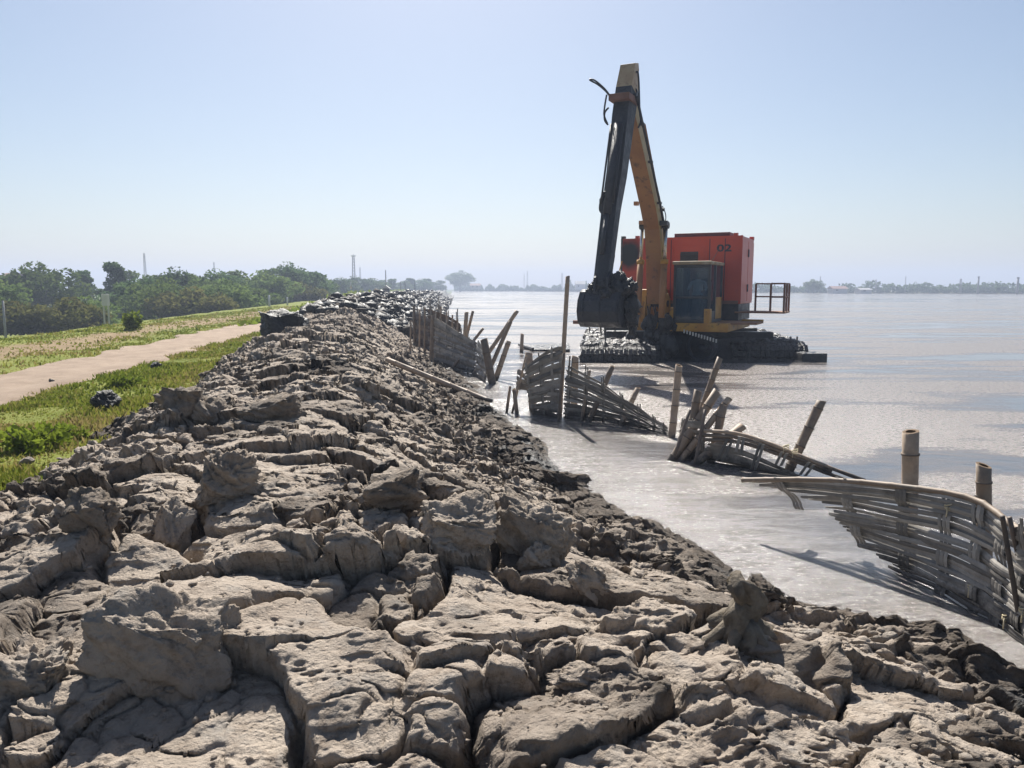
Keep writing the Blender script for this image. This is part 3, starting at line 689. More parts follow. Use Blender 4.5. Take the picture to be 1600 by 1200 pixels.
# -- second panel: two faces meeting at a tall pole
top = [atd(816, 574, 12.7), atd(850, 553, 12.5), atd(880, 541, 12.3)]; bot = [at(830, 650, -0.03), at(856, 653, -0.03), at(874, 656, -0.03)]
rt = empty('bamboo_fence', at(855, 652), 'woven panel face left of the tall thin pole', 'fence panel', 'woven bamboo panels')
woven(rt, top, bot, 8, 3, [0.12, 0.4, 0.68, 0.93], 2, 0.012, 21, colw=0.06, segs=10, ragged=0.06, wmul=1.1)
top = [atd(884, 571, 12.25), atd(925, 590, 11.9), atd(975, 622, 11.5), atd(1020, 652, 11.1), atd(1044, 668, 10.9)]; bot = [at(878, 656, -0.03), at(925, 660, -0.03), at(975, 666, -0.03), at(1020, 676, -0.03), at(1046, 683, -0.03)]
rt = empty('bamboo_fence', at(960, 664), 'long woven panel tapering down into the water right of the tall thin pole', 'fence panel', 'woven bamboo panels')
woven(rt, top, bot, 5, 4, [0.06, 0.20, 0.34, 0.48, 0.62, 0.76, 0.9], 3, 0.013, 25, colw=0.07, segs=18, over=0.14, ragged=0.03, gap=0.02, wmul=0.95)
post(880, 556, 887, 432, 12.5, 7.5, 'tallest thin bamboo pole rising above the woven panels', foot=-0.3)
post(873, 654, 881, 552, 12.1, 4.5, 'thin stick lashed to the corner of the middle woven panel')
post(829, 590, 826, 551, 13.2, 13, 'thick bamboo stub at the left corner of the middle panel')
post(898, 590, 899, 557, 12.5, 12, 'mud-stained bamboo stub right of the tallest pole')
post(917, 605, 921, 579, 12.1, 6, 'thin short stub behind the tapering panel, nearest the tallest pole')
post(941, 610, 957, 572, 12.0, 9, 'leaning bamboo stub behind the middle of the tapering panel')
post(984, 634, 997, 606, 11.7, 9, 'dark-topped bamboo stub behind the right half of the tapering panel')
post(806, 622, 822, 556, 12.9, 4, 'thin bent stick standing left of the middle panel')
post(793, 634, 797, 604, 12.9, 5, 'short broken stick in the water left of the middle panel')
post(806, 632, 803, 608, 12.8, 7, 'stubby rotten stake in the water beside the broken stick')
top = [atd(808, 578, 13.0), atd(828, 592, 12.9)]; bot = [atd(806, 612, 13.0), atd(830, 612, 12.9)]
rt = empty('woven_scrap', at(818, 618), 'loose scrap of woven slats left of the middle panel', 'fence panel')
woven(rt, top, bot, 1, 4, [], 2, 0.01, 29, segs=5)

# -- far panels
def far_panel(t0, t1, b0, b1, label, bands, per, cols, seed, mat='slat', dep=None, **kw):
    bt = [at(*b0, -0.03), at(*b1, -0.03)]; tp = [atd(*t0, bt[0].y + 0.1), atd(*t1, bt[1].y + 0.1)]
    rt = empty('bamboo_fence', (bt[0] + bt[1]) / 2, label, 'fence panel', 'woven bamboo panels')
    woven(rt, tp, bt, bands, per, cols, 2, 0.015, seed, mat=mat, segs=8, colw=0.09, wmul=1.3, **kw); return rt
far_panel((644, 488), (674, 500), (646, 556), (672, 560), 'dark woven panel farthest left in the fence line', 7, 2, [0.1, 0.35, 0.6, 0.85], 31, 'dark_slat', over=0.2)
far_panel((678, 497), (746, 535), (678, 576), (744, 588), 'broad woven panel with a stepped top in the far fence line', 9, 2, [0.06, 0.2, 0.34, 0.48, 0.62, 0.76, 0.9], 33, over=0.16)
far_panel((668, 482), (720, 505), (672, 562), (722, 566), 'woven panel seen behind the broad far panel', 8, 2, [0.15, 0.38, 0.6, 0.85], 35, 'dark_slat', over=0.25)
far_panel((746, 533), (764, 548), (743, 590), (758, 600), 'narrow folded woven piece at the end of the far fence line', 8, 2, [0.1, 0.5, 0.9], 37)
post(648, 560, 647, 478, 24.2, 4, 'dark thin post at the far left end of the fence line')
post(674, 574, 677, 492, 20.6, 8, 'dark upright post between the two far panels')
post(726, 530, 729, 488, 19.6, 7, 'flat-topped bamboo post above the broad far panel')
post(730, 522, 739, 486, 19.8, 5, 'thin bamboo leaning right beside the flat-topped far post')
post(741, 531, 755, 513, 19.4, 5, 'short bamboo leaning right at the end of the broad far panel')
post(771, 540, 808, 486, 18.6, 7, 'long bamboo pole leaning right over open water, far fence line')
post(778, 548, 798, 502, 18.5, 7, 'second leaning pole just below the long leaning pole')
post(776, 588, 795, 533, 17.6, 9, 'two-part bamboo post leaning right at the water, far fence line')
post(771, 608, 756, 530, 17.0, 13, 'thick dark bamboo post leaning left at the end of the far fence line')
for k, (u, v0, v1) in enumerate([(655, 555, 484), (663, 556, 480), (688, 545, 478), (697, 545, 488), (706, 550, 492), (714, 552, 498), (641, 548, 500)]):
    post(u, v0, u + 1, v1, 23.0 - 0.2 * k, 3, 'thin stake standing in the far woven fence line', 'thin stakes of the far fence line')
# bamboo pole lying from the bank into the water
a, b_ = at(604, 585, 0.42), at(768, 628, 0.0); a.z = bank_z(a.x, a.y) + 0.05
o = bamboo(Vector((0, 0, 0)), b_ - a, 0.055, 'fallen_pole', hollow=False, bend=-0.10, seed=4, step=0.45); o.location = a
tag(o, 'long bamboo pole lying from the mud bank into the shallow water', 'bamboo pole')

# ------------------------------------------------------------------ amphibious excavator
TH = R(26); EF = Vector((-math.sin(TH), -math.cos(TH), 0)); ER = Vector((math.cos(TH), -math.sin(TH), 0)); EO = Vector((4.4, 23.5, 0))
def U(a, b, z): return EF * a + ER * b + Vector((0, 0, z))      # forward, sideways, up, from the boom foot
def K(u, v, a):                                                    # (b, z) where a sight line meets the plane forward = a
    d = ray(u, v); p = Vector((0, 0, CAM_H)); t = ((EO + EF * a) - p).dot(EF) / d.dot(EF); q = p + d * t - EO
    return q.dot(ER), q.z
M['yellow'] = pmat('yellow_paint', (0.50, 0.27, 0.045), (0.42, 0.20, 0.04), 1.5, 0.5, c3=(0.16, 0.09, 0.04), bscale=20, bstr=0.15, r2=0.7)
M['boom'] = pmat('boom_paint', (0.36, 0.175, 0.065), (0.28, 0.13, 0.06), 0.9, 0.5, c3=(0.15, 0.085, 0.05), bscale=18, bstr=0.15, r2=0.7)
M['boomlit'] = pmat('boom_side_lit_paint', (0.46, 0.33, 0.12), (0.40, 0.27, 0.09), 1.2, 0.45, c3=(0.28, 0.17, 0.07), bscale=18, bstr=0.1, r2=0.6)  # paler boom paint: the light on the sides is put into the colour
M['armtop'] = pmat('arm_paint', (0.50, 0.37, 0.21), (0.42, 0.28, 0.15), 1.8, 0.5, c3=(0.26, 0.14, 0.08), bscale=18, bstr=0.1, r2=0.6)
M['mudsteel'] = pmat('mud_coated_steel', (0.016, 0.019, 0.025), (0.040, 0.042, 0.048), 4, 0.42, bscale=9, bstr=0.9, bdist=0.05, r2=0.7)
M['wetmud'] = pmat('wet_mud', (0.020, 0.021, 0.022), (0.05, 0.048, 0.046), 5, 0.28, bscale=14, bstr=1.0, bdist=0.05, r2=0.5)
M['trackmud'] = pmat('track_mud', (0.022, 0.021, 0.022), (0.062, 0.055, 0.05), 6, 0.20, bscale=30, bstr=1.0, bdist=0.06, r2=0.45)
M['steel'] = pmat('dark_steel', (0.05, 0.05, 0.055), (0.09, 0.08, 0.075), 6, 0.5, 0.4)
M['chrome'] = pmat('chrome_rod', (0.55, 0.53, 0.50), (0.45, 0.42, 0.38), 5, 0.25, 0.9)
M['rust'] = pmat('rusty_steel', (0.16, 0.075, 0.05), (0.22, 0.11, 0.08), 4, 0.75, bscale=30)
M['rubber'] = pmat('hose_rubber', (0.018, 0.018, 0.02), (0.03, 0.03, 0.033), 6, 0.5)
M['cabframe'] = pmat('cab_frame', (0.035, 0.04, 0.045), (0.06, 0.06, 0.06), 4, 0.5)
M['cabroof'] = pmat('cab_roof', (0.42, 0.36, 0.26), (0.30, 0.22, 0.12), 3, 0.7)
M['ochre'] = pmat('ochre_plate', (0.24, 0.12, 0.07), (0.30, 0.17, 0.10), 4, 0.8)
M['letter'] = pmat('letter_paint', (0.02, 0.02, 0.035), (0.03, 0.03, 0.045), 8, 0.5, bstr=0)
# glass
m, t, b, o = nodes('cab_glass'); b.inputs['Base Color'].default_value = (0.70, 0.80, 0.82, 1); b.inputs['Roughness'].default_value = 0.03
tr = t.nodes.new('ShaderNodeBsdfTransparent'); tr.inputs[0].default_value = (0.66, 0.76, 0.80, 1); mx = t.nodes.new('ShaderNodeMixShader')
fr = t.nodes.new('ShaderNodeFresnel'); fr.inputs[0].default_value = 1.5
gl = t.nodes.new('ShaderNodeBsdfGlossy'); gl.inputs['Roughness'].default_value = 0.04
dl = t.nodes.new('ShaderNodeBsdfDiffuse'); dl.inputs[0].default_value = (0.14, 0.25, 0.36, 1)  # blue diffuse share: a reflection put into the glass colour
ms = t.nodes.new('ShaderNodeMixShader'); ms.inputs[0].default_value = 0.20
t.links.new(tr.outputs[0], ms.inputs[1]); t.links.new(dl.outputs[0], ms.inputs[2])
t.links.new(fr.outputs[0], mx.inputs[0]); t.links.new(ms.outputs[0], mx.inputs[1]); t.links.new(gl.outputs[0], mx.inputs[2]); t.links.new(mx.outputs[0], o.inputs[0])
M['glass'] = m
# red housing paint with the black exhaust stain
m, t, b, o = nodes('red_housing'); c = coord(t)
base = mix(t, ramp(t, noise(t, c, 0.8, 5), [(0.35, 0.0), (0.65, 1.0)]), (0.56, 0.065, 0.026), (0.48, 0.05, 0.026))
base = mix(t, mth(t, 'MULTIPLY', ramp(t, noise(t, c, 7, 5, 0.7), [(0.56, 0.0), (0.72, 1.0)]), 0.35), base, (0.30, 0.06, 0.045))
SB, SZ = K(984, 398, -2.0); sp_ = U(-2.0, SB, SZ)
vd = t.nodes.new('ShaderNodeVectorMath'); vd.operation = 'SUBTRACT'; t.links.new(c, vd.inputs[0]); vd.inputs[1].default_value = sp_
vs_ = t.nodes.new('ShaderNodeVectorMath'); vs_.operation = 'MULTIPLY'; t.links.new(vd.outputs[0], vs_.inputs[0]); vs_.inputs[1].default_value = (1.2, 1.2, 1.0)
ln = t.nodes.new('ShaderNodeVectorMath'); ln.operation = 'LENGTH'; t.links.new(vs_.outputs[0], ln.inputs[0])
dist = mth(t, 'ADD', ln.outputs['Value'], mth(t, 'MULTIPLY', mth(t, 'SUBTRACT', noise(t, c, 2.5, 4), 0.5), 0.35))
base = mix(t, ramp(t, dist, [(0.32, 1.0), (0.62, 0.0)]), base, (0.008, 0.008, 0.009))
t.links.new(base, b.inputs['Base Color']); b.inputs['Roughness'].default_value = 0.42
bump(t, b, noise(t, c, 6, 3), 0.08, 0.02); M['red'] = m
ex = empty('excavator', EO, 'amphibious excavator with red engine housing, raised yellow boom and mud-coated arm', 'excavator')

# pontoons with their tracks
PA = Vector((0.12, 1, 0)).normalized(); PB = Vector((PA.y, -PA.x, 0))
def pontoon(org, length, width, seed):
    org = Vector((org[0], org[1], 0)) - EO; rr = random.Random(seed)
    def W(l, s, z): return org + PA * l + PB * s + Vector((0, 0, z))
    prof = [(0.35, -0.6), (0.05, -0.25), (0.0, 0.0), (0.06, 0.22), (0.22, 0.36), (length - 0.5, 0.36), (length - 0.1, 0.1), (length, -0.2), (length - 0.4, -0.6)]
    pt = MB().prism(prof, 0.12, width - 0.12, lambda a, s, z: W(a, s, z)).build('pontoon', M['wetmud'], ex, bevel=0.03)
    # track shoes
    me = None; n = int((length - 0.6) / 0.30)
    for i in range(-4, n):
        if i >= 0: c_ = W(0.3 + i * 0.30, width / 2, 0.42); up = Vector((0, 0, 1)); fw = PA
        else:
            ang = -i * 0.42; c_ = W(0.28 - math.sin(ang) * 0.42, width / 2, 0.0 + math.cos(ang) * 0.42); up = (Vector((0, 0, 1)) * math.cos(ang) - PA * math.sin(ang)); fw = PA * math.cos(ang) + Vector((0, 0, 1)) * math.sin(ang)
        if me is None:
            mb = MB(); hw = width / 2; q = 16
            for a in range(q):        # mud-caked shoe: a lumpy bar
                x0, x1 = -hw + width * a / q, -hw + width * (a + 1) / q; h0 = 0.02 + 0.04 * rr.random(); d0 = 0.085 + 0.03 * rr.random()
                mb.box(x0, x1 - 0.01, -d0, d0, -0.05, h0)
            o = mb.build('track_shoe', M['trackmud'], ex, bevel=0.012); me = o.data
        else: o = link('track_shoe', me, None, ex)
        mtx = Matrix((PB, fw, up)).transposed().to_4x4() if rr.random() < 0.5 else Matrix((-PB, -fw, up)).transposed().to_4x4()
        mtx.translation = c_ + Vector((rr.uniform(-.03, .03), rr.uniform(-.03, .03), rr.uniform(-0.02, 0.03)))
        o.matrix_local = mtx
    for s in (0.16, width - 0.16):
        MB().tube([W(0.02, s, 0.05), W(0.15, s, 0.34), W(0.4, s, 0.46), W(length - 0.5, s, 0.46), W(length - 0.1, s, 0.2)], 0.07, 8).build('track_chain', M['wetmud'], ex, True)
    # mud heaped along the deck between the runs
    mb = MB()
    for k in range(800):
        l = rr.uniform(0.0, length - 0.4); s = rr.uniform(0.1, width - 0.1); r0 = rr.uniform(0.05, 0.17); z = 0.44 if l > 0.3 else 0.1
        c_ = W(l, s, z + rr.uniform(-0.03, 0.04)); vs = []; 
        for zz_, f in ((-0.4, 0.8), (0.2, 1.0), (0.7, 0.5)):
            for j in range(6):
                t_ = j * math.pi / 3 + rr.random() * 0.5; vs.append(c_ + Vector((math.cos(t_) * r0 * f * rr.uniform(.7, 1.3), math.sin(t_) * r0 * f * rr.uniform(.7, 1.3), zz_ * r0)))
        fs = [(i * 6 + j, i * 6 + (j + 1) % 6, (i + 1) * 6 + (j + 1) % 6, (i + 1) * 6 + j) for i in range(2) for j in range(6)] + [tuple(range(12, 18))]
        mb.add(vs, fs)
    tag(mb.build('mud_cake', M['trackmud'], ex, True), kind='stuff')
pl = at(906, 566); pr = at(1142, 560)
pontoon((pl.x, pl.y + 0.1), 9.2, 2.15, 1); pontoon((pr.x, pr.y), 8.6, 2.2, 2)
fb = at(1254, 565); MB().box(fb.x - EO.x, fb.x - EO.x + 0.72, fb.y - EO.y, fb.y - EO.y + 0.8, -0.3, 0.24).build('float_tank', M['wetmud'], ex, bevel=0.04)
for u in (1235, 1245): 
    p = atd(u, 540, 23.4) - EO; MB().tube([p + Vector((0, 0, -0.2)), p + Vector((0, 0, 0.28))], 0.025, 6).build('stub_pipe', M['steel'], ex)
# frame between the pontoons, sprocket and chain
c0 = (Vector((pl.x + pr.x + 2.2, pl.y + pr.y, 0)) / 2 - EO)
mb = MB(); 
for l in (2.0, 4.6):
    q = c0 + PA * l; mb.hexa([q + PB * s + PA * a + Vector((0, 0, z)) for z in (0.3, 0.75) for s, a in ((-2.6, -.25), (2.6, -.25), (2.6, .25), (-2.6, .25))])
mb.build('cross_frame', M['wetmud'], ex, bevel=0.03)
sc_ = U(-0.9, 0.35, 0)
MB().tube([sc_ + Vector((0, 0, 0.2)), sc_ + Vector((0, 0, 0.84))], [1.0, 0.95], 28).build('slew_ring', M['mudsteel'], ex, True)
b0, z0 = K(1027, 548, 0.35)
mb = MB(); rr = random.Random(4)
for k in range(60):      # mud dropped from the bucket and clinging to the front of the frame
    bq = b0 + rr.gauss(0, 0.30); zq = rr.uniform(-0.15, 1.15); s_ = rr.uniform(0.10, 0.24); c_ = U(0.25 + rr.uniform(-.25, .3), bq, zq)
    vs = []
    for zz_, f in ((-0.9, 0.55), (-0.3, 1.0), (0.4, 0.9), (0.95, 0.35)):
        for j in range(8):
            t_ = j * math.pi / 4; vs.append(c_ + Vector((math.cos(t_) * s_ * f * rr.uniform(.7, 1.25), math.sin(t_) * s_ * f * rr.uniform(.7, 1.25), zz_ * s_ * 1.3)))
    mb.add(vs, [(i * 8 + j, i * 8 + (j + 1) % 8, (i + 1) * 8 + (j + 1) % 8, (i + 1) * 8 + j) for i in range(3) for j in range(8)] + [tuple(range(7, -1, -1)), tuple(range(24, 32))])
tag(mb.build('mud_cake', M['wetmud'], ex, True), kind='stuff')
b0, z0 = K(1095, 545, 0.1)
sq = U(0.0, b0, z0); mb = MB()
ring = [sq + ER * (math.cos(2 * math.pi * k / 24) * 0.40) + Vector((0, 0, math.sin(2 * math.pi * k / 24) * 0.40 + 0.05)) for k in range(25)]
mb.tube(ring, 0.07, 8, cap=False); mb.tube([sq + EF * -0.3, sq + EF * 0.05], 0.14, 12)
mb.build('sprocket', M['mudsteel'], ex, True)
MB().hexa([c0 + PB * s + PA * a + Vector((0, 0, z)) for z in (-0.3, 0.62) for s, a in ((-1.2, 1.0), (1.6, 1.0), (1.6, 3.4), (-1.2, 3.4))]).build('belly_box', M['mudsteel'], ex, bevel=0.03)
M['worn'] = pmat('worn_steel', (0.5, 0.5, 0.5), (0.35, 0.35, 0.36), 6, 0.35, 0.8)
for k in range(12):
    bq, zq = K(1069 + 50 * k / 11, 518 + 15 * k / 11, 0.35); q = U(0.35, bq, zq)
    MB().box(q.x - 0.022, q.x + 0.022, q.y - 0.02, q.y + 0.02, q.z - 0.05, q.z + 0.06).build('chain_tooth', M['worn'], ex, bevel=0.008)

# slewing platform
mb = MB(); b1 = K(1140, 500, 0.1)[0]
mb.box(-3.6, 0.35, -0.55, b1, 0.84, 1.09, U); mb.build('platform', M['yellow'], ex, bevel=0.03)
mb = MB(); bl, zl_ = K(993, 515, 0.15); bh, zh = K(1003, 452, 0.15)
mb.box(-2.0, 0.15, bl - 0.02, -0.16, 0.86, zh, U).build('tool_box', M['yellow'], ex, bevel=0.04)
# boom foot brackets
for s in (-0.30, 0.30):
    MB().prism([(-0.5, 1.08), (0.35, 1.08), (0.2, 1.85), (-0.1, 1.95), (-0.35, 1.8)], s - 0.03, s + 0.03, U).build('boom_bracket', M['yellow'], ex)
# red engine housing
HA = -2.0; bL, zT = K(971, 372, HA); bR, zB = K(1156, 478, HA); zBt = 1.62; zT = K(1060, 371, HA)[1]
hs = MB().box(HA - 2.3, HA, bL, bR, zBt, zT, U).build('engine_housing', M['red'], ex, bevel=0.02)
for (u, s) in ((974, 'dark'), (996, 'red'), (1150, 'red')):
    bb_ = K(u, 372, HA)[0]; MB().box(HA - 0.14, HA + 0.015, bb_ - 0.07, bb_ + 0.05, zT - 0.02, zT + 0.09, U).build('corner_block', M['steel' if s == 'dark' else 'red'], hs)
MB().box(HA - 2.28, HA - 2.1, bR - 0.12, bR + 0.015, zT - 0.02, zT + 0.09, U).build('corner_block', M['red'], hs)
MB().box(HA - 1.6, HA - 0.05, K(1053, 370, HA)[0], K(1140, 370, HA)[0], zT - 0.01, zT + 0.13, U).build('roof_hatch', pmat('dark_red', (0.16, 0.03, 0.03), (0.12, 0.03, 0.03), 3, 0.6), hs, bevel=0.02)
MB().box(HA - 2.3, HA + 0.01, bL - 0.012, bL + 0.05, zBt, zT + 0.01, U).build('corner_post', M['steel'], hs)
MB().box(HA - 0.05, HA + 0.02, bR - 0.055, bR + 0.02, zBt, zT + 0.012, U).build('corner_post', M['red'], hs)
bb0, zz0 = K(1063, 406, HA); bb1, zz1 = K(1091, 395, HA)
vt = MB().box(HA - 0.02, HA + 0.012, bb0, bb1, zz0 - 0.04, zz1 + 0.04, U).build('vent', M['steel'], hs)
for k in range(5):
    z_ = zz0 + (zz1 - zz0) * k / 4; MB().hexa([U(*q) for q in [(HA + 0.013, bb0, z_ - .03), (HA + .055, bb0, z_ - .045), (HA + .055, bb1, z_ - .045), (HA + .013, bb1, z_ - .03), (HA + .013, bb0, z_ - .015), (HA + .055, bb0, z_ - .03), (HA + .055, bb1, z_ - .03), (HA + .013, bb1, z_ - .015)]]).build('louvre', M['cabframe'], hs)
def frame(mat, name, par, a, bA, bB, zA, zBb, w_=0.03):
    mb = MB()
    mb.box(a, a + 0.018, bA, bB, zA, zA + w_, U); mb.box(a, a + 0.018, bA, bB, zBb - w_, zBb, U); mb.box(a, a + 0.018, bA, bA + w_, zA + w_, zBb - w_, U); mb.box(a, a + 0.018, bB - w_, bB, zA + w_, zBb - w_, U)
    return mb.build(name, mat, par)
frame(M['red'], 'access_panel', hs, HA, K(1050, 415, HA)[0], K(1103, 415, HA)[0], K(1060, 452, HA)[1], K(1060, 384, HA)[1])
for u in (1012, 1048, 1108, 1132):
    bb_ = K(u, 420, HA)[0]; MB().box(HA - 0.01, HA + 0.006, bb_ - 0.012, bb_ + 0.012, zBt + 0.05, zT - 0.06, U).build('seam', M['letter'], hs)
MB().box(HA - 0.02, HA + 0.03, bL + 0.06, bR - 0.06, zBt - 0.005, zBt + 0.10, U).build('base_rail', M['rust'], hs)
MB().box(HA - 0.02, HA + 0.025, bL + 0.06, bR - 0.06, zT - 0.07, zT + 0.006, U).build('top_rail', M['red'], hs)
for u in (1116, 1126):
    bb_, zz_ = K(u, 440, HA); MB().box(HA + 0.006, HA + 0.04, bb_ - 0.02, bb_ + 0.02, zz_ - 0.10, zz_ + 0.10, U).build('door_handle', M['steel'], hs)
# side doors on the housing end
for (a0, a1) in ((HA - 1.12, HA - 0.06), (HA - 2.24, HA - 1.18)):
    MB().box(a0, a1, bR - 0.01, bR + 0.018, zBt + 0.08, zT - 0.12, U).build('side_door', M['red'], hs, bevel=0.006)
for z_ in (zBt + 0.5, zT - 0.5):
    MB().box(HA - 1.2, HA - 1.08, bR + 0.018, bR + 0.05, z_ - 0.12, z_ + 0.12, U).build('door_latch', M['steel'], hs)
MB().box(HA - 2.25, HA - 0.06, bL + 0.1, bR - 0.05, 1.09, zBt, U).build('housing_skid', M['mudsteel'], ex)
# lettering 02
cu = bpy.data.curves.new('lettering', 'FONT'); cu.body = '02'; cu.size = 0.52; cu.extrude = 0.004; cu.offset = 0.016; cu.space_character = 1.05
tmp = bpy.data.objects.new('tmp', cu); COL.objects.link(tmp); bpy.context.view_layer.update()
tme = bpy.data.meshes.new_from_object(tmp.evaluated_get(bpy.context.evaluated_depsgraph_get())); bpy.data.objects.remove(tmp)
tl = link('lettering', tme, M['letter'], hs); bb_, zz_ = K(1120, 393.5, HA); bw = K(1143, 393, HA)[0] - bb_; zz2 = K(1120, 382, HA)[1]
xs = [v.co.x for v in tme.vertices]; ysv = [v.co.y for v in tme.vertices]; sx_ = bw / (max(xs) - min(xs)); sy_ = (zz2 - zz_) / (max(ysv) - min(ysv))
for v in tme.vertices: v.co = U(HA + 0.008 + v.co.z, bb_ + (v.co.x - min(xs)) * sx_, zz_ + (v.co.y - min(ysv)) * sy_)

# cab
CA0, CA1 = -1.55, 0.30; cb0 = K(1052, 450, CA1)[0]; cb1 = K(1110, 450, CA1)[0]; cz0 = 1.09; cz1 = K(1080, 408, CA1)[1]
cabr = MB().box(CA0, CA1, cb0, cb1, cz0, cz0 + 0.10, U).build('cab', M['cabframe'], ex, bevel=0.02)
zm = cz0 + 0.75; zt = cz1 - 0.10
mb = MB()
pw = 0.075
for (a, b_) in ((CA1 - pw, cb0), (CA1 - pw, cb1 - pw), (CA0, cb0), (CA0, cb1 - pw), (-0.55, cb1 - pw), (-0.55, cb0)):
    mb.box(a, a + pw, b_, b_ + pw, cz0 + 0.10, zt, U)
mb.build('cab_pillars', M['cabframe'], cabr, bevel=0.012)
mb = MB(); mb.box(CA0 - 0.05, CA1 + 0.10, cb0 - 0.03, cb1 + 0.03, zt, cz1, U); mb.build('roof', M['cabroof'], cabr, bevel=0.04)
MB().box(CA1 - 0.055, CA1 - 0.02, cb0 + pw, cb1 - pw, zt - 0.09, zt - 0.002, U).build('roof_rail', M['cabframe'], cabr)
MB().box(CA1 - 0.06, CA1 - 0.01, cb0 + pw, cb1 - pw, zm - 0.03, zm + 0.03, U).build('window_bar', M['cabframe'], cabr)
MB().box(CA1 - 0.045, CA1 - 0.035, cb0 + pw, cb1 - pw, zm + 0.03, zt - 0.09, U).build('windscreen', M['glass'], cabr)
MB().box(CA1 - 0.045, CA1 - 0.035, cb0 + pw, cb1 - pw, cz0 + 0.10, zm - 0.03, U).build('lower_pane', M['glass'], cabr)
for (a0, a1) in ((-0.55 + pw, CA1 - pw), (CA0 + pw, -0.55)):
    for nm, b_ in (('side_pane', cb1 - 0.045), ('side_pane', cb0 + 0.035)):
        MB().box(a0, a1, b_, b_ + 0.01, zm, zt, U).build(nm, M['glass'], cabr)
    MB().box(a0, a1, cb0 + 0.01, cb0 + 0.05, cz0 + 0.1, zm, U).build('side_panel', M['cabframe'], cabr)
MB().box(-0.55 + pw, CA1 - pw, cb1 - 0.05, cb1 - 0.012, cz0 + 0.1, cz0 + 0.35, U).build('door_panel', M['cabframe'], cabr)
MB().box(-0.55 + pw, CA1 - pw, cb1 - 0.045, cb1 - 0.035, cz0 + 0.352, zm - 0.002, U).build('side_pane', M['glass'], cabr)
MB().box(CA0 + pw, -0.55, cb1 - 0.05, cb1 - 0.01, cz0 + 0.1, zm, U).build('side_panel', M['yellow'], cabr)
MB().box(CA0 + 0.02, CA0 + 0.05, cb0 + pw, cb1 - pw, cz0 + 0.1, zt, U).build('rear_panel', M['glass'], cabr)
MB().tube([U(CA1 + 0.02, cb1 + 0.0, zm + 0.5), U(CA1 + 0.10, cb1 + 0.03, zm + 0.45), U(CA1 + 0.10, cb1 + 0.03, zm - 0.2), U(CA1 + 0.02, cb1, zm - 0.25)], 0.015, 6).build('grab_rail', M['steel'], cabr)
mb = MB(); mb.box(CA1 - 0.25, CA1 + 0.03, cb1 - 0.16, cb1 + 0.012, cz0 - 0.02, cz0 + 0.42, U); mb.build('corner_plate', M['yellow'], cabr, bevel=0.01)
MB().box(CA1 - 0.2, CA1 + 0.03, cb0 - 0.09, cb0 + 0.02, cz0 - 0.02, cz0 + 0.45, U).build('corner_plate', M['yellow'], cabr, bevel=0.01)
MB().tube([U(-0.2, cb1 - 0.1, cz1), U(-0.1, cb1 + 0.05, cz1 + 0.2), U(-0.05, cb1 + 0.14, cz1 + 0.36)], 0.008, 5).build('antenna', M['steel'], cabr)
# seat behind the operator
se = MB(); cbm = (cb0 + cb1) / 2
se.box(-0.75, -0.25, cbm - 0.24, cbm + 0.24, cz0 + 0.58, cz0 + 0.68, U); se.box(-0.85, -0.73, cbm - 0.24, cbm + 0.24, cz0 + 0.66, cz0 + 1.31, U); se.box(-0.65, -0.4, cbm - 0.15, cbm + 0.15, cz0 + 0.1, cz0 + 0.58, U)
se.build('seat', M['rubber'], cabr, bevel=0.03)

# the operator: one skinned body
def skin_person(J, E, root, mats, name):
    me = bpy.data.meshes.new(name); me.from_pydata([j[0] for j in J], E, []); o = bpy.data.objects.new(name, me); COL.objects.link(o)
    sk = o.modifiers.new('Skin', 'SKIN'); sk.use_smooth_shade = True
    for i, j in enumerate(J): me.skin_vertices[0].data[i].radius = j[1]; me.skin_vertices[0].data[i].use_root = (i == 0)
    ss = o.modifiers.new('Sub', 'SUBSURF'); ss.levels = ss.render_levels = 2
    bpy.context.view_layer.update(); nm = bpy.data.meshes.new_from_object(o.evaluated_get(bpy.context.evaluated_depsgraph_get()))
    bpy.data.objects.remove(o); return nm
sz = cz0 + 0.72; sa = -0.52
Q = lambda a, b_, z: tuple(U(sa + a, cbm + b_, sz + z))
J = [(Q(0, 0, 0.03), (0.15, 0.13)), (Q(-0.03, 0, 0.24), (0.145, 0.11)), (Q(-0.03, 0, 0.44), (0.165, 0.11)), (Q(-0.01, 0, 0.55), (0.07, 0.065)), (Q(0.02, 0, 0.62), (0.055, 0.055)),
     (Q(0.03, 0, 0.70), (0.085, 0.095)), (Q(0.03, 0, 0.79), (0.085, 0.095))]
E = [(0, 1), (1, 2), (2, 3), (3, 4), (4, 5), (5, 6)]
for s in (-1, 1):
    n0 = len(J); J += [(Q(-0.02, s * 0.20, 0.48), (0.06, 0.06)), (Q(0.06, s * 0.27, 0.27), (0.047, 0.047)), (Q(0.30, s * 0.20, 0.20), (0.036, 0.036)), (Q(0.37, s * 0.19, 0.20), (0.038, 0.024))]
    E += [(2, n0), (n0, n0 + 1), (n0 + 1, n0 + 2), (n0 + 2, n0 + 3)]
    n0 = len(J); J += [(Q(0.06, s * 0.10, 0.0), (0.085, 0.08)), (Q(0.42, s * 0.13, 0.03), (0.062, 0.062)), (Q(0.50, s * 0.13, -0.36), (0.045, 0.045)), (Q(0.64, s * 0.14, -0.42), (0.04, 0.03))]
    E += [(0, n0), (n0, n0 + 1), (n0 + 1, n0 + 2), (n0 + 2, n0 + 3)]
pme = skin_person(J, E, ex, None, 'person')
M['shirt'] = pmat('pale_shirt', (0.62, 0.66, 0.70), (0.52, 0.56, 0.60), 8, 0.9); M['skin'] = pmat('skin_tone', (0.20, 0.11, 0.07), (0.24, 0.13, 0.085), 8, 0.6)
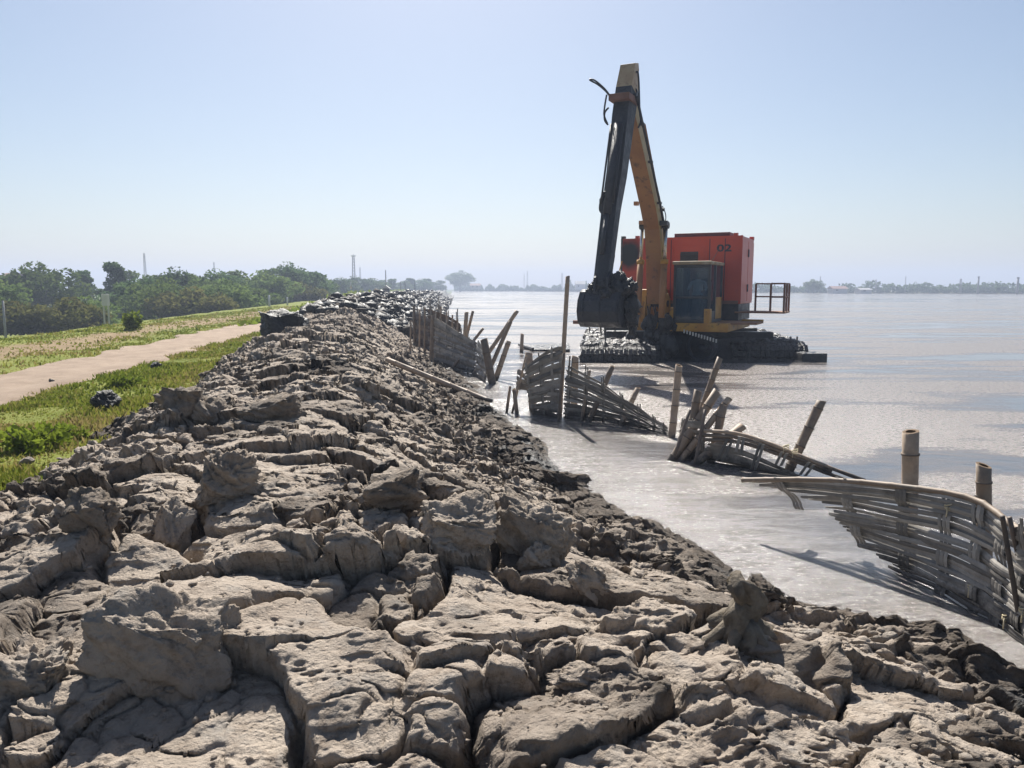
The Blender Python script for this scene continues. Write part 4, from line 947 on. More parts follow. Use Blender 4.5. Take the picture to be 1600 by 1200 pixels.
M['trousers'] = pmat('dark_trousers', (0.03, 0.035, 0.05), (0.045, 0.05, 0.06), 8, 0.9); M['hair'] = pmat('dark_hair', (0.012, 0.01, 0.01), (0.02, 0.018, 0.015), 20, 0.6)
for mm_ in ('shirt', 'skin', 'trousers', 'hair'): pme.materials.append(M[mm_])
for f in pme.polygons:
    c_ = f.center; z_ = c_.z - sz; a_ = c_.dot(EF) - sa
    f.material_index = 1 if z_ > 0.57 else (2 if z_ < 0.10 else (1 if a_ > 0.22 and z_ < 0.32 else 0))
    if z_ > 0.60 and (z_ > 0.80 or a_ < -0.005): f.material_index = 3
smooth(pme)
pe = link('person', pme); pe.location = EO
tag(pe, 'operator in a pale shirt sitting behind the cab windscreen', 'person')
hd = lambda a, b_, z: U(sa + 0.03 + a, cbm + b_, sz + 0.745 + z)
for s in (-1, 1):
    for nm, pos, r_, mt in (('eye', hd(0.088, s * 0.033, 0.01), 0.011, 'hair'), ('ear', hd(0.0, s * 0.088, 0.0), 0.024, 'skin')):
        q = pos; mb = MB(); mb.tube([q + Vector((0, 0, -r_)), q + Vector((0, 0, -r_ * .5)), q + Vector((0, 0, r_ * .5)), q + Vector((0, 0, r_))], [r_ * .4, r_, r_, r_ * .4], 8); mb.build(nm, M[mt], pe, True)
mb = MB(); mb.hexa([hd(*q) for q in [(.08, -.016, -.03), (.118, -.008, -.03), (.118, .008, -.03), (.08, .016, -.03), (.085, -.008, .015), (.092, -.005, .015), (.092, .005, .015), (.085, .008, .015)]]); mb.build('nose', M['skin'], pe, True)
mb = MB(); mb.hexa([hd(*q) for q in [(.075, -.025, -.062), (.093, -.02, -.062), (.093, .02, -.062), (.075, .025, -.062), (.075, -.025, -.052), (.095, -.02, -.052), (.095, .02, -.052), (.075, .025, -.052)]]); mb.build('mouth', M['rust'], pe, True)

# boom: box girder along a bent centre line in the plane b = 0
def girder(path, hh, hw, name, mat, par, b=0.0, bevel=0.015):
    """path: (a, z) centre line; hh: half depth; hw: half width"""
    mb = MB(); n = len(path); rings = []
    for i, (a, z) in enumerate(path):
        a0, z0 = path[max(i - 1, 0)]; a1, z1 = path[min(i + 1, n - 1)]; l = math.hypot(a1 - a0, z1 - z0); na, nz = -(z1 - z0) / l, (a1 - a0) / l
        bb_ = b(i) if callable(b) else b
        rings.append([U(a + na * hh[i], bb_ - hw[i], z + nz * hh[i]), U(a + na * hh[i], bb_ + hw[i], z + nz * hh[i]), U(a - na * hh[i], bb_ + hw[i], z - nz * hh[i]), U(a - na * hh[i], bb_ - hw[i], z - nz * hh[i])])
    vs = [q for r_ in rings for q in r_]; fs = [(i * 4 + k, i * 4 + (k + 1) % 4, (i + 1) * 4 + (k + 1) % 4, (i + 1) * 4 + k) for i in range(n - 1) for k in range(4)] + [(3, 2, 1, 0), tuple((n - 1) * 4 + k for k in range(4))]
    return mb.add(vs, fs).build(name, mat, par, bevel=bevel)
zb = K(1026, 352, 0.35)[1]; zt_ = K(990, 152, 3.35)[1]
bp = [(0.0, 1.65), (0.05, 2.3), (0.18, 3.2), (0.42, zb), (0.90, zb + (zt_ - zb) * 0.19), (1.9, zb + (zt_ - zb) * 0.525), (2.75, zb + (zt_ - zb) * 0.805), (3.35, zt_)]
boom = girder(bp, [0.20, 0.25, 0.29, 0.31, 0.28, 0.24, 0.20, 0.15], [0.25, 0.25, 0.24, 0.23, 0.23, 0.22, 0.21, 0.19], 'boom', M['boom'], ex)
boom.data.materials.append(M['boomlit'])
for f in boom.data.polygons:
    if abs(f.normal.dot(ER)) > 0.8: f.material_index = 1  # side faces take the lighter, lit-looking tone
# boom pins
for (a, z, r_, w_) in ((0.42, zb - 0.02, 0.075, 0.42), (0.0, 1.65, 0.10, 0.36), (3.35, zt_, 0.11, 0.30), (0.62, zb + 0.42, 0.05, 0.34)):
    MB().tube([U(a, -w_, z), U(a, w_, z)], r_, 12).build('pin', M['steel'], ex)
for s in (0.29, 0.325):
    MB().tube([U(a + 0.10, s, z) for a, z in bp[1:]], 0.018, 6).build('oil_pipe', M['steel'], boom, True)
for i_ in (2, 4, 5, 6):
    MB().box(bp[i_][0] + 0.04, bp[i_][0] + 0.16, 0.24, 0.35, bp[i_][1] - 0.03, bp[i_][1] + 0.03, U).build('pipe_clamp', M['steel'], boom)
# boom cylinders
for s in (-1, 1):
    b_ = s * 0.36; p0, p1 = U(0.75, b_, 1.25), U(0.44, b_, zb - 0.02); d = (p1 - p0)
    cy = MB().tube([p0, p0 + d * 0.62], 0.095, 14).build('boom_cylinder', M['boom'], ex, True)
    MB().tube([p0 + d * 0.58, p0 + d * 0.63], 0.115, 14).build('collar', M['yellow'], cy, True)
    MB().tube([p0 + d * 0.62, p1], 0.05, 12).build('rod', M['chrome'], cy, True)
    MB().tube([p1 - ER * 0.08, p1 + ER * 0.08], 0.10, 12).build('rod_eye', M['steel'], cy)
# arm
ab, az = K(951, 445, 5.0)
tipa, tipb, tipz = 5.0, 0.0, az
taila = 3.15; tailz = K(977, 100, taila)[1]
sp0 = [(taila - 0.25, tailz - 0.05), (taila - 0.05, tailz - 0.12), (3.28, tailz - 0.75), (3.55, zt_ - 0.55), (4.0, zt_ - 2.0), (4.38, az + 1.9), (5.0, az)]
shift = lambda i: 0.0
arm = girder(sp0, [0.10, 0.18, 0.30, 0.29, 0.23, 0.19, 0.16], [0.19, 0.20, 0.21, 0.21, 0.20, 0.19, 0.18], 'arm', M['armtop'], ex)
arm.data.materials.append(M['mudsteel'])
for f in arm.data.polygons:
    if f.center.z < zt_ + 0.02: f.material_index = 1
# mud sleeve on the arm
rr = random.Random(3); rings = []; nseg = 34; mb = MB(); cnt = 14
for i in range(nseg + 1):
    f = i / nseg; z = (zt_ - 0.22) * (1 - f) + (az + 0.05) * f
    a = np.interp(-z, [-p[1] for p in sp0[1:]], [p[0] for p in sp0[1:]]); hh = np.interp(-z, [-p[1] for p in sp0[1:]], [0.18, 0.30, 0.29, 0.23, 0.19, 0.16]) + 0.02 + 0.03 * f
    for k in range(cnt):
        t_ = 2 * math.pi * k / cnt; cx, cy_ = math.cos(t_), math.sin(t_); sq_ = 1 / max(abs(cx), abs(cy_)) ** 0.75
        j = 1 + 0.035 * math.sin(f * 40 + k * 2.1) * f + rr.uniform(-0.03, 0.04) * (0.4 + f)
        mb.v.append(tuple(U(a + cx * hh * sq_ * j, cy_ * (0.20 - 0.01 * f) * sq_ * j, z)))
mb.f = [(i * cnt + k, i * cnt + (k + 1) % cnt, (i + 1) * cnt + (k + 1) % cnt, (i + 1) * cnt + k) for i in range(nseg) for k in range(cnt)]
mb.build('mud_coat', M['mudsteel'], arm, True)
# bucket cylinder on the arm's front and hoses
p0, p1 = U(3.95, 0, zt_ - 0.75), U(5.05, 0, az + 0.75); d = p1 - p0
cy = MB().tube([p0, p0 + d * 0.70], 0.11, 14).build('bucket_cylinder', M['mudsteel'], ex, True); MB().tube([p0 + d * 0.70, p1], 0.06, 10).build('rod', M['mudsteel'], cy, True)
for k, bq in enumerate((-0.17, 0.15)):
    MB().tube([p0 + ER * bq + d * f + EF * 0.05 for f in (0, 0.2, 0.4, 0.62)], 0.028, 6).build('hose', M['rubber'], arm, True)
# arm cylinder on the boom's back
p0, p1 = U(0.35, 0, zb + 0.85), U(2.9, 0, tailz - 0.15); d = p1 - p0
cy = MB().tube([p0, p0 + d * 0.6], 0.10, 12).build('arm_cylinder', M['boom'], ex, True); MB().tube([p0 + d * 0.6, p1], 0.05, 10).build('rod', M['chrome'], cy, True)
def hose(pix, a, r_=0.024, par=None, da=0.0, name='hose'):
    pts = []
    for i, (u, v) in enumerate(pix):
        aa = a + da * i / (len(pix) - 1); b_, z = K(u, v, aa); pts.append(U(aa, b_, z))
    q = [interp_pts(pts, k / 24) for k in range(25)]
    return MB().tube(q, r_, 6).build(name, M['rubber'], par or arm, True)
hose([(955, 153), (946, 142), (934, 132), (923, 126), (922, 124), (930, 126), (944, 138), (952, 148)], 3.7)
hose([(948, 148), (945, 165), (944, 180), (949, 193)], 3.75); hose([(951, 168), (945, 176), (945, 188), (950, 195)], 3.75)
hose([(984, 130), (990, 118), (996, 112), (998, 125), (999, 155), (1000, 178), (1003, 195)], 3.2); hose([(986, 165), (985, 145), (990, 138), (995, 142), (998, 160)], 3.2)
hose([(996, 160), (1000, 175), (1001, 190), (997, 200)], 3.2); hose([(1035, 322), (1040, 335), (1039, 348), (1031, 360)], 0.5, 0.015)
hose([(952, 300), (943, 302), (939, 315), (938, 328), (944, 336)], 4.5, 0.035); 
b_, z = K(942, 318, 4.45); MB().box(4.35, 4.6, b_ - 0.05, b_ + 0.30, z - 0.22, z + 0.12, U).build('pipe_clamp', M['mudsteel'], arm, bevel=0.03)
b_, z = K(968, 164, 3.75); MB().box(3.05, 3.95, -0.27, 0.27, zt_ - 0.16, zt_ - 0.0, U).build('arm_band', M['rust'], arm, bevel=0.01)
for (u, v) in ((994, 318), (1002, 348)):
    b_, z = K(u, v, 0.6); MB().box(0.5, 0.66, b_ - 0.06, b_ + 0.06, z - 0.055, z + 0.055, U).build('boom_lug', M['boom'], boom)
# work lamp
b_, z = K(1038, 349, 0.6); MB().box(0.55, 0.75, b_ - 0.10, b_ + 0.12, z - 0.07, z + 0.07, U).build('work_lamp', M['steel'], boom, bevel=0.015)

# bucket, curled in with its back to us, and its load
BA = 5.05; bl, zbot = K(910, 510, BA); br = K(974, 510, BA)[0]; ztop = K(940, 452, BA)[1]; H = ztop - zbot
arc = [(0.02, H), (0.20, H * 0.93), (0.36, H * 0.70), (0.42, H * 0.42), (0.34, H * 0.14), (0.14, 0.0), (-0.25, -0.03), (-0.75, 0.06)]
inn = [(-0.75, 0.10), (-0.25, 0.02), (0.11, 0.05), (0.29, H * 0.18), (0.37, H * 0.43), (0.31, H * 0.67), (0.17, H * 0.88), (0.0, H * 0.94)]
UB = lambda a, b_, z: U(BA + a, b_, zbot + z)
bk = MB().prism(arc + inn, bl, br, UB).build('bucket', M['mudsteel'], ex, bevel=0.008)
for b_ in (bl, br - 0.035):
    MB().prism(arc + [(-0.55, H * 0.5), (-0.15, H * 0.95)], b_, b_ + 0.035, UB).build('side_plate', M['mudsteel'], bk)
for k in range(5):
    b_ = bl + (br - bl) * (0.08 + 0.21 * k); MB().hexa([UB(-0.72, b_ - .05, .05), UB(-1.0, b_ - .03, .10), UB(-1.0, b_ + .03, .10), UB(-0.72, b_ + .05, .05), UB(-.72, b_ - .05, .12), UB(-1.0, b_ - .03, .13), UB(-1.0, b_ + .03, .13), UB(-.72, b_ + .05, .12)]).build('tooth', M['steel'], bk)
for b_ in (bl + 0.1, (bl + br) / 2, br - 0.1):
    MB().prism([(a + 0.022, z) for a, z in arc[1:6]] + [(a - 0.01, z) for a, z in arc[5:0:-1]], b_ - 0.05, b_ + 0.05, UB).build('wear_strip', M['mudsteel'], bk)
MB().tube([UB(0.1, bl - 0.20, H * 0.12), UB(0.1, bl + 0.05, H * 0.12)], 0.05, 10).build('pin', M['rust'], bk)
for s in (-0.16, 0.16):      # linkage from arm to bucket
    bm_ = (bl + br) / 2; MB().prism([(-0.25, H * 0.9), (0.22, H * 0.9), (0.18, H + 0.28), (-0.1, H + 0.45), (-0.25, H + 0.3)], bm_ + s - 0.03, bm_ + s + 0.03, UB).build('link_plate', M['mudsteel'], bk)
# lumps of mud heaped on and hanging off the bucket
def lump(c_, s_, sd):
    me = clod_mesh(s_[0], s_[1], s_[2], sd, 3, 0.25, 0.22); o = link('mud_load', me, M['wetmud'], ex); o.location = c_; return o
for k, (u, v, a, s_) in enumerate([(952, 458, 5.0, (0.38, 0.34, 0.26)), (925, 462, 5.0, (0.24, 0.26, 0.22)), (972, 450, 4.9, (0.34, 0.34, 0.30)), (984, 478, 4.85, (0.24, 0.30, 0.34)), (986, 500, 4.85, (0.20, 0.24, 0.28)),
                                       (915, 480, 5.0, (0.12, 0.24, 0.26)), (988, 515, 4.9, (0.08, 0.08, 0.13)), (945, 446, 5.0, (0.28, 0.26, 0.22)), (965, 437, 4.9, (0.20, 0.22, 0.2))]):
    b_, z = K(u, v, a); lump(U(a, b_, z), s_, 200 + k)
for k in range(26):
    u = random.uniform(915, 992); v = random.uniform(436, 470) + abs(u - 955) * 0.25; b_, z = K(u, v, 5.05); s_ = random.uniform(0.05, 0.12); lump(U(5.05 + random.uniform(-.2, .2), b_, z), (s_, s_, s_), 300 + k)
for (u, v0, v1) in ((945, 510, 562), (938, 510, 530), (990, 515, 530), (960, 511, 524), (920, 510, 520)):
    b_, z = K(u, v0, 5.1); b2, z2 = K(u + 1, v1, 5.1); MB().tube([U(5.1, b_, z + 0.05), U(5.1, (b_ + b2) / 2 + 0.01, (z + z2) / 2), U(5.1, b2, z2)], [0.03, 0.018, 0.01], 6).build('mud_drip', M['wetmud'], ex, True)

# catwalk, guard rail and step plate
RA = -2.2; z_d = K(1200, 487, RA)[1]; g0 = K(1150, 487, RA)[0]; g1 = K(1226, 487, RA)[0]
MB().box(RA - 1.1, RA + 0.25, g0, g1 + 0.03, z_d - 0.05, z_d, U).build('catwalk', M['ochre'], ex)
zr_ = K(1226, 443, RA)[1]
for (a, u) in ((RA + 0.22, 1205), (RA + 0.22, 1226), (RA - 1.05, 1226), (RA - 1.05, 1172), (RA - 0.4, 1226)):
    b_ = K(u, 480, RA)[0]; MB().box(a - 0.03, a + 0.03, b_ - 0.03, b_ + 0.03, z_d, zr_, U).build('rail_post', M['rust'], ex)
for z in (zr_, (zr_ + z_d) / 2 + 0.02):
    b0_ = K(1205, 480, RA)[0]; b1_ = K(1226, 480, RA)[0]; b2_ = K(1172, 480, RA)[0]
    MB().tube([U(RA + 0.22, b0_, z), U(RA + 0.22, b1_, z), U(RA - 1.05, b1_, z), U(RA - 1.05, b2_, z)], 0.026, 6).build('guard_rail', M['rust'], ex)
s0 = K(1122, 505, -0.6)[0]; s1 = K(1186, 505, -0.6)[0]; zs = K(1150, 503, -0.6)[1]
MB().box(-1.5, -0.1, s0, s1, zs - 0.06, zs, U).build('step_plate', M['ochre'], ex)
MB().box(-1.52, -1.38, s1 - 0.62, s1, zs + 0.001, zs + 0.05, U).build('step_edge', M['yellow'], ex)
# hydraulic lines and valve block at the boom foot
for k in range(7):
    u0 = 1012 + 4 * k; hose([(u0, 478), (u0 + random.uniform(-4, 4), 490), (u0 + random.uniform(-5, 5), 505), (u0 + random.uniform(-6, 6), 516)], 0.5, 0.022, ex)
MB().tube([U(-1.2, K(965, 440, -1.2)[0], K(965, 432, -1.2)[1]), U(-1.2, K(972, 408, -1.2)[0], K(972, 408, -1.2)[1])], 0.02, 6).build('hand_rail', M['yellow'], ex)
# low raft moored behind the left pontoon
rp = at(838, 548); rf = empty('mooring_raft', (rp.x, rp.y, 0), 'low flat grey raft lying beside the left pontoon', 'raft')
MB().hexa([(-0.1, -0.2, -.15), (1.1, -0.6, -.15), (1.3, 2.4, -.15), (-0.55, 1.9, -.15), (-0.1, -0.2, .06), (1.1, -0.6, .10), (1.3, 2.4, .10), (-0.55, 1.9, .05)]).build('deck', M['trackmud'], rf, bevel=0.03); MB().tube([(-0.12, -0.22, .08), (-0.57, 1.9, .07)], 0.05, 6).build('edge_beam', M['steel'], rf)
post(815, 546, 816, 522, 25.5, 6, 'short rounded post standing in open water left of the raft')

# ------------------------------------------------------------------ vegetation
def leaf_mat(name, c1, c2, trans=0.35):
    m, t, b, o = nodes(name); c = geo_pos(t)
    col = mix(t, ramp(t, noise(t, c, 0.8, 4), [(0.35, 0.0), (0.65, 1.0)]), c1, c2)
    oi = t.nodes.new('ShaderNodeObjectInfo').outputs['Random']; mm = t.nodes.new('ShaderNodeVectorMath'); mm.operation = 'SCALE'
    t.links.new(col, mm.inputs[0]); t.links.new(mth(t, 'ADD', 0.75, mth(t, 'MULTIPLY', oi, 0.5)), mm.inputs['Scale'])
    t.nodes.remove(b); d = t.nodes.new('ShaderNodeBsdfDiffuse'); tl_ = t.nodes.new('ShaderNodeBsdfTranslucent'); ms = t.nodes.new('ShaderNodeMixShader'); ms.inputs[0].default_value = trans
    t.links.new(mm.outputs[0], d.inputs[0]); t.links.new(mm.outputs[0], tl_.inputs[0]); t.links.new(d.outputs[0], ms.inputs[1]); t.links.new(tl_.outputs[0], ms.inputs[2]); t.links.new(ms.outputs[0], o.inputs[0])
    return m
M['leaf_a'] = leaf_mat('leaves_green', (0.10, 0.155, 0.05), (0.15, 0.195, 0.06)); M['leaf_b'] = leaf_mat('leaves_dark', (0.075, 0.13, 0.055), (0.11, 0.165, 0.06))
M['leaf_c'] = leaf_mat('leaves_olive', (0.11, 0.12, 0.035), (0.15, 0.14, 0.05)); M['leaf_y'] = leaf_mat('leaves_bright', (0.15, 0.21, 0.025), (0.22, 0.26, 0.035), 0.45)
M['bark'] = pmat('bark_mat', (0.09, 0.07, 0.055), (0.13, 0.105, 0.08), 5, 0.95)
def leaf_quads(cent, size, r, flat=0.0):
    n = len(cent); a = r.normal(size=(n, 3)); a[:, 2] *= (1 - flat); a /= np.linalg.norm(a, axis=1)[:, None]; b_ = np.cross(a, r.normal(size=(n, 3))); b_ /= np.linalg.norm(b_, axis=1)[:, None]
    s = (size * (0.6 + 0.8 * r.random(n)))[:, None]
    v = np.stack([cent - a * s, cent + b_ * s * 0.5, cent + a * s, cent - b_ * s * 0.5], 1).reshape(-1, 3)
    return v, np.arange(n * 4).reshape(-1, 4)
def crown_mesh(h, wd, seed, kind='round', nleaf=5400, leaf=0.19):
    r = np.random.default_rng(seed); clumps = []
    nb = 46
    for k in range(nb):
        while True:
            p = r.uniform(-1, 1, 3)
            if np.linalg.norm(p) < 1 and np.linalg.norm(p) > 0.25: break
        if kind == 'flat': z = 0.62 + 0.33 * p[2] * (1 - 0.5 * (p[0] ** 2 + p[1] ** 2)); q = np.array([p[0] * wd, p[1] * wd, z * h]); cr = wd * r.uniform(0.2, 0.34)
        elif kind == 'tall': f = r.random(); q = np.array([p[0] * wd * (1.05 - f * 0.8), p[1] * wd * (1.05 - f * 0.8), h * (0.22 + 0.72 * f)]); cr = wd * r.uniform(0.18, 0.32)
        else: q = np.array([p[0] * wd, p[1] * wd, h * (0.58 + 0.38 * p[2])]); cr = wd * r.uniform(0.22, 0.36)
        clumps.append((q, cr))
    cs = []
    for q, cr in clumps:
        m_ = nleaf // nb; d = r.normal(size=(m_, 3)); d /= np.linalg.norm(d, axis=1)[:, None]; rad = cr * (0.45 + 0.6 * r.random(m_) ** 0.6)
        cs.append(q + d * rad[:, None] * np.array([1.15, 1.15, 0.7]))
    cs = np.concatenate(cs); v, f = leaf_quads(cs, leaf, r, 0.3)
    return np_mesh('crown', v, f), clumps
def trunk_mesh(h, clumps, seed, r0):
    rr = random.Random(seed); mb = MB(); top = 0.55 * h
    mb.tube([(0, 0, -0.3), (0.03 * h * rr.uniform(-1, 1), 0.02 * h, top * 0.5), (0.03 * h * rr.uniform(-1, 1), 0, top), (0, 0, h * 0.8)], [r0 * 1.2, r0 * 0.85, r0 * 0.6, r0 * 0.2], 8)
    for q, cr in clumps[::3]:
        s = rr.uniform(0.3, 0.6) * h * 0.75; mb.tube([(0, 0, min(s, q[2] * 0.8)), (q[0] * 0.5, q[1] * 0.5, (s + q[2]) / 2), tuple(q)], [r0 * 0.4, r0 * 0.25, r0 * 0.08], 5)
    return mb.build('trunk', M['bark'], None, True)
PROTO = {}
for k, (nm, h, wd, kind, lm) in enumerate([('A', 6.5, 3.0, 'round', 'leaf_b'), ('B', 5.2, 3.4, 'flat', 'leaf_a'), ('C', 7.5, 2.3, 'tall', 'leaf_b'), ('D', 4.2, 2.6, 'flat', 'leaf_c'), ('E', 6.0, 2.8, 'round', 'leaf_a')]):
    cme, cl = crown_mesh(h, wd, 40 + k, kind); cme.materials.append(M[lm]); tr = trunk_mesh(h, cl, 50 + k, 0.16)
    PROTO[nm] = (cme, tr.data, h); bpy.data.objects.remove(tr)
def tree(u, vtop, d, kind, label, zb=-2.0, group='trees beyond the levee', ws=1.0):
    cme, tme, h = PROTO[kind]; p = atd(u, vtop, d); s = (p.z - zb) / h
    e = empty('tree', (p.x, d, zb), label, 'tree', group); rz = random.uniform(0, 6.28)
    for nm, me in (('crown', cme), ('trunk', tme)):
        o = link(nm, me, None, e); o.scale = (s * ws, s * ws, s); o.rotation_euler = (0, 0, rz)
    return e
W = 'trees beyond the levee'
TREES = [
 (-30, 432, 62, 'B', 'tree cut by the left picture edge'), (62, 414, 82, 'B', 'broad flat-topped tree nearest the left edge, blue with haze'), (128, 418, 92, 'C', 'feathery tree right of the broad flat-topped one'),
 (178, 404, 84, 'C', 'tallest dark tree behind the pale box on legs'), (100, 464, 52, 'D', 'low olive-brown tree in front, near the left edge'), (30, 470, 52, 'D', 'low olive tree beside the thin grey pole'), (135, 466, 55, 'B', 'low green tree just left of the pale box on legs'),
 (205, 432, 74, 'A', 'dark round tree just right of the pale box on legs'), (250, 438, 68, 'B', 'spreading green tree over the bright bush'), (228, 420, 108, 'E', 'hazy tree behind the spreading green tree'),
 (280, 420, 86, 'A', 'dark tree left of the brown-tinged one'), (318, 424, 84, 'E', 'brown-tinged tree at the middle of the row'), (352, 422, 92, 'A', 'dense tree right of the brown-tinged one'), (345, 440, 72, 'B', 'lower tree in front of the dense tree'),
 (388, 420, 100, 'E', 'tree above the bend of the dirt road'), (415, 426, 98, 'B', 'tree behind the white post'), (440, 411, 112, 'A', 'tall tree where the row meets the spoil bank'), (478, 417, 118, 'A', 'last big tree at the right end of the row'),
 (465, 440, 104, 'D', 'low brownish tree under the last big tree'), (505, 432, 150, 'E', 'hazy tree right of the last big tree'), (380, 446, 82, 'B', 'low tree at the levee foot above the road'), (300, 448, 66, 'D', 'low tree in front of the brown-tinged one')]
for k, (u, v, d, kd, lb) in enumerate(TREES): tree(u, v, d, kd, lb, ws=random.uniform(0.95, 1.25))
# further row, receding along the levee
for k, (u, v, d, kd) in enumerate([(525, 434, 190, 'A'), (540, 436, 210, 'E'), (560, 432, 240, 'A'), (577, 436, 250, 'B'), (596, 436, 290, 'C'), (612, 434, 300, 'C'), (628, 437, 330, 'E'), (642, 433, 340, 'C'), (655, 436, 360, 'A'), (668, 434, 380, 'C'), (682, 437, 420, 'E')]):
    tree(u, v, d, kd, 'small hazy blue tree in the far row along the levee', -1.0, 'far hazy trees along the levee', 1.5)
tree(719, 424, 520, 'B', 'lone wide tree on the far shore at the end of the spoil bank', 0.2, 'far shore trees', 1.0); tree(1272, 437, 330, 'B', 'lone round tree on the far shore right of the guard rail', 0.2, 'far shore trees', 1.0)
tree(1560, 448, 290, 'C', 'small pointed tree on the far shore near the chimneys', 0.2, 'far shore trees', 1.2)
# lowland scrub between the trunks and the far shore wood: read as masses
def thicket(name, pts, hts, n, seed, leaf, mat, label, depth, wob=0.5):
    r = np.random.default_rng(seed); s = r.random(n); P0 = np.array([tuple(p) for p in pts]); idx = s * (len(pts) - 1); i = np.minimum(idx.astype(int), len(pts) - 2); f = (idx - i)[:, None]
    c_ = P0[i] * (1 - f) + P0[i + 1] * f; hh = np.interp(s, np.linspace(0, 1, len(hts)), hts) * np.clip(0.62 + wob * fbm(s * 55, s * 0 + 2, seed, 4, 0.6) + 0.3 * pn(s * 9, s * 0, seed + 3), 0.12, 1.6)
    c_[:, 1] += r.random(n) * depth; c_[:, 2] += hh * r.random(n) ** 0.8
    v, fc = leaf_quads(c_, leaf, r, 0.3); me = np_mesh(name, v, fc); return tag(link(name, me, M[mat]), label, 'scrub', kind='stuff')
thicket('lowland_scrub', [(-70, 66, -2.1), (-40, 74, -2.1), (-28, 84, -2.1), (-24, 100, -2.1), (-26, 130, -2)], [1.5, 1.3, 1.6, 1.5, 1.6], 12000, 3, 0.2, 'leaf_a', 'low scrub under the trees beyond the levee', 10)
SH = [(-45, 600, 0.2), (20, 560, 0.2), (60, 480, 0.2), (110, 400, 0.2), (170, 335, 0.2), (240, 290, 0.2), (330, 270, 0.2)]
thicket('far_shore_wood', SH, [6, 5, 6, 5, 5, 3.5, 3.0], 26000, 5, 0.75, 'leaf_b', 'hazy belt of trees along the far shore', 12, 0.75)
r = np.random.default_rng(2)
mb = MB(); vs = [(x, y - 2, -0.3) for x, y, z in SH] + [(x, y, 0.35) for x, y, z in SH] + [(x * 3, y * 3 + 200, 0.6) for x, y, z in SH]; n = len(SH)
mb.add(vs, [(k * n + i, k * n + i + 1, (k + 1) * n + i + 1, (k + 1) * n + i) for k in range(2) for i in range(n - 1)])
tag(mb.build('far_shore', pmat('far_land', (0.10, 0.11, 0.05), (0.16, 0.14, 0.08), 0.05, 0.95), None), kind='structure')
# grassy levee shoulder beyond the spoil and a hedge of weeds
thicket('levee_weeds', [(-11.5, 32, 0.45), (-15.5, 60, 0.45), (-20, 95, 0.45), (-28, 170, 0.5), (-45, 330, 0.5)], [0.25, 0.9, 1.4, 1.8, 2.0], 9000, 9, 0.16, 'leaf_y', 'tall green weeds along the levee shoulder', 6)
# single bush and weeds
def bush(u, v, d, h, wd, label, mat, n=900, leaf=0.05, zb=0.48):
    r = np.random.default_rng(int(u)); p = atd(u, v, d); e = empty('bush', (p.x, d, zb), label, 'bush', 'bushes on the levee grass')
    d_ = r.normal(size=(n, 3)); d_ /= np.linalg.norm(d_, axis=1)[:, None]; c_ = d_ * (r.random(n)[:, None] ** 0.5) * np.array([wd, wd, h * 0.6]) * (0.75 + 0.35 * np.sin(5 * np.arctan2(d_[:, 1], d_[:, 0]))[:, None]); c_[:, 2] += h * 0.45
    v_, f = leaf_quads(c_, leaf, r, 0.2); me = np_mesh('foliage', v_, f); link('foliage', me, M[mat], e)
    mb = MB(); 
    for k in range(9): t_ = k * 0.7; mb.tube([(0, 0, -0.05), (math.cos(t_) * wd * 0.3, math.sin(t_) * wd * 0.3, h * 0.4), (math.cos(t_) * wd * 0.6, math.sin(t_) * wd * 0.6, h * 0.8)], 0.006, 4)
    mb.build('stem', M['bark'], e); return e
bush(206, 497, 30, 0.75, 0.4, 'bright green bush at the levee edge below the trees', 'leaf_y', 900, 0.08)
bush(50, 700, 7.6, 0.26, 0.36, 'tall bright weed clump on the grass at the left', 'leaf_y', 700, 0.04); bush(88, 690, 8.0, 0.18, 0.28, 'smaller weed clump beside the tall bright one', 'leaf_y', 700, 0.045)
bush(192, 600, 12.3, 0.24, 0.3, 'yellow-green weed tuft between the road and the black clod', 'leaf_y', 600, 0.045)
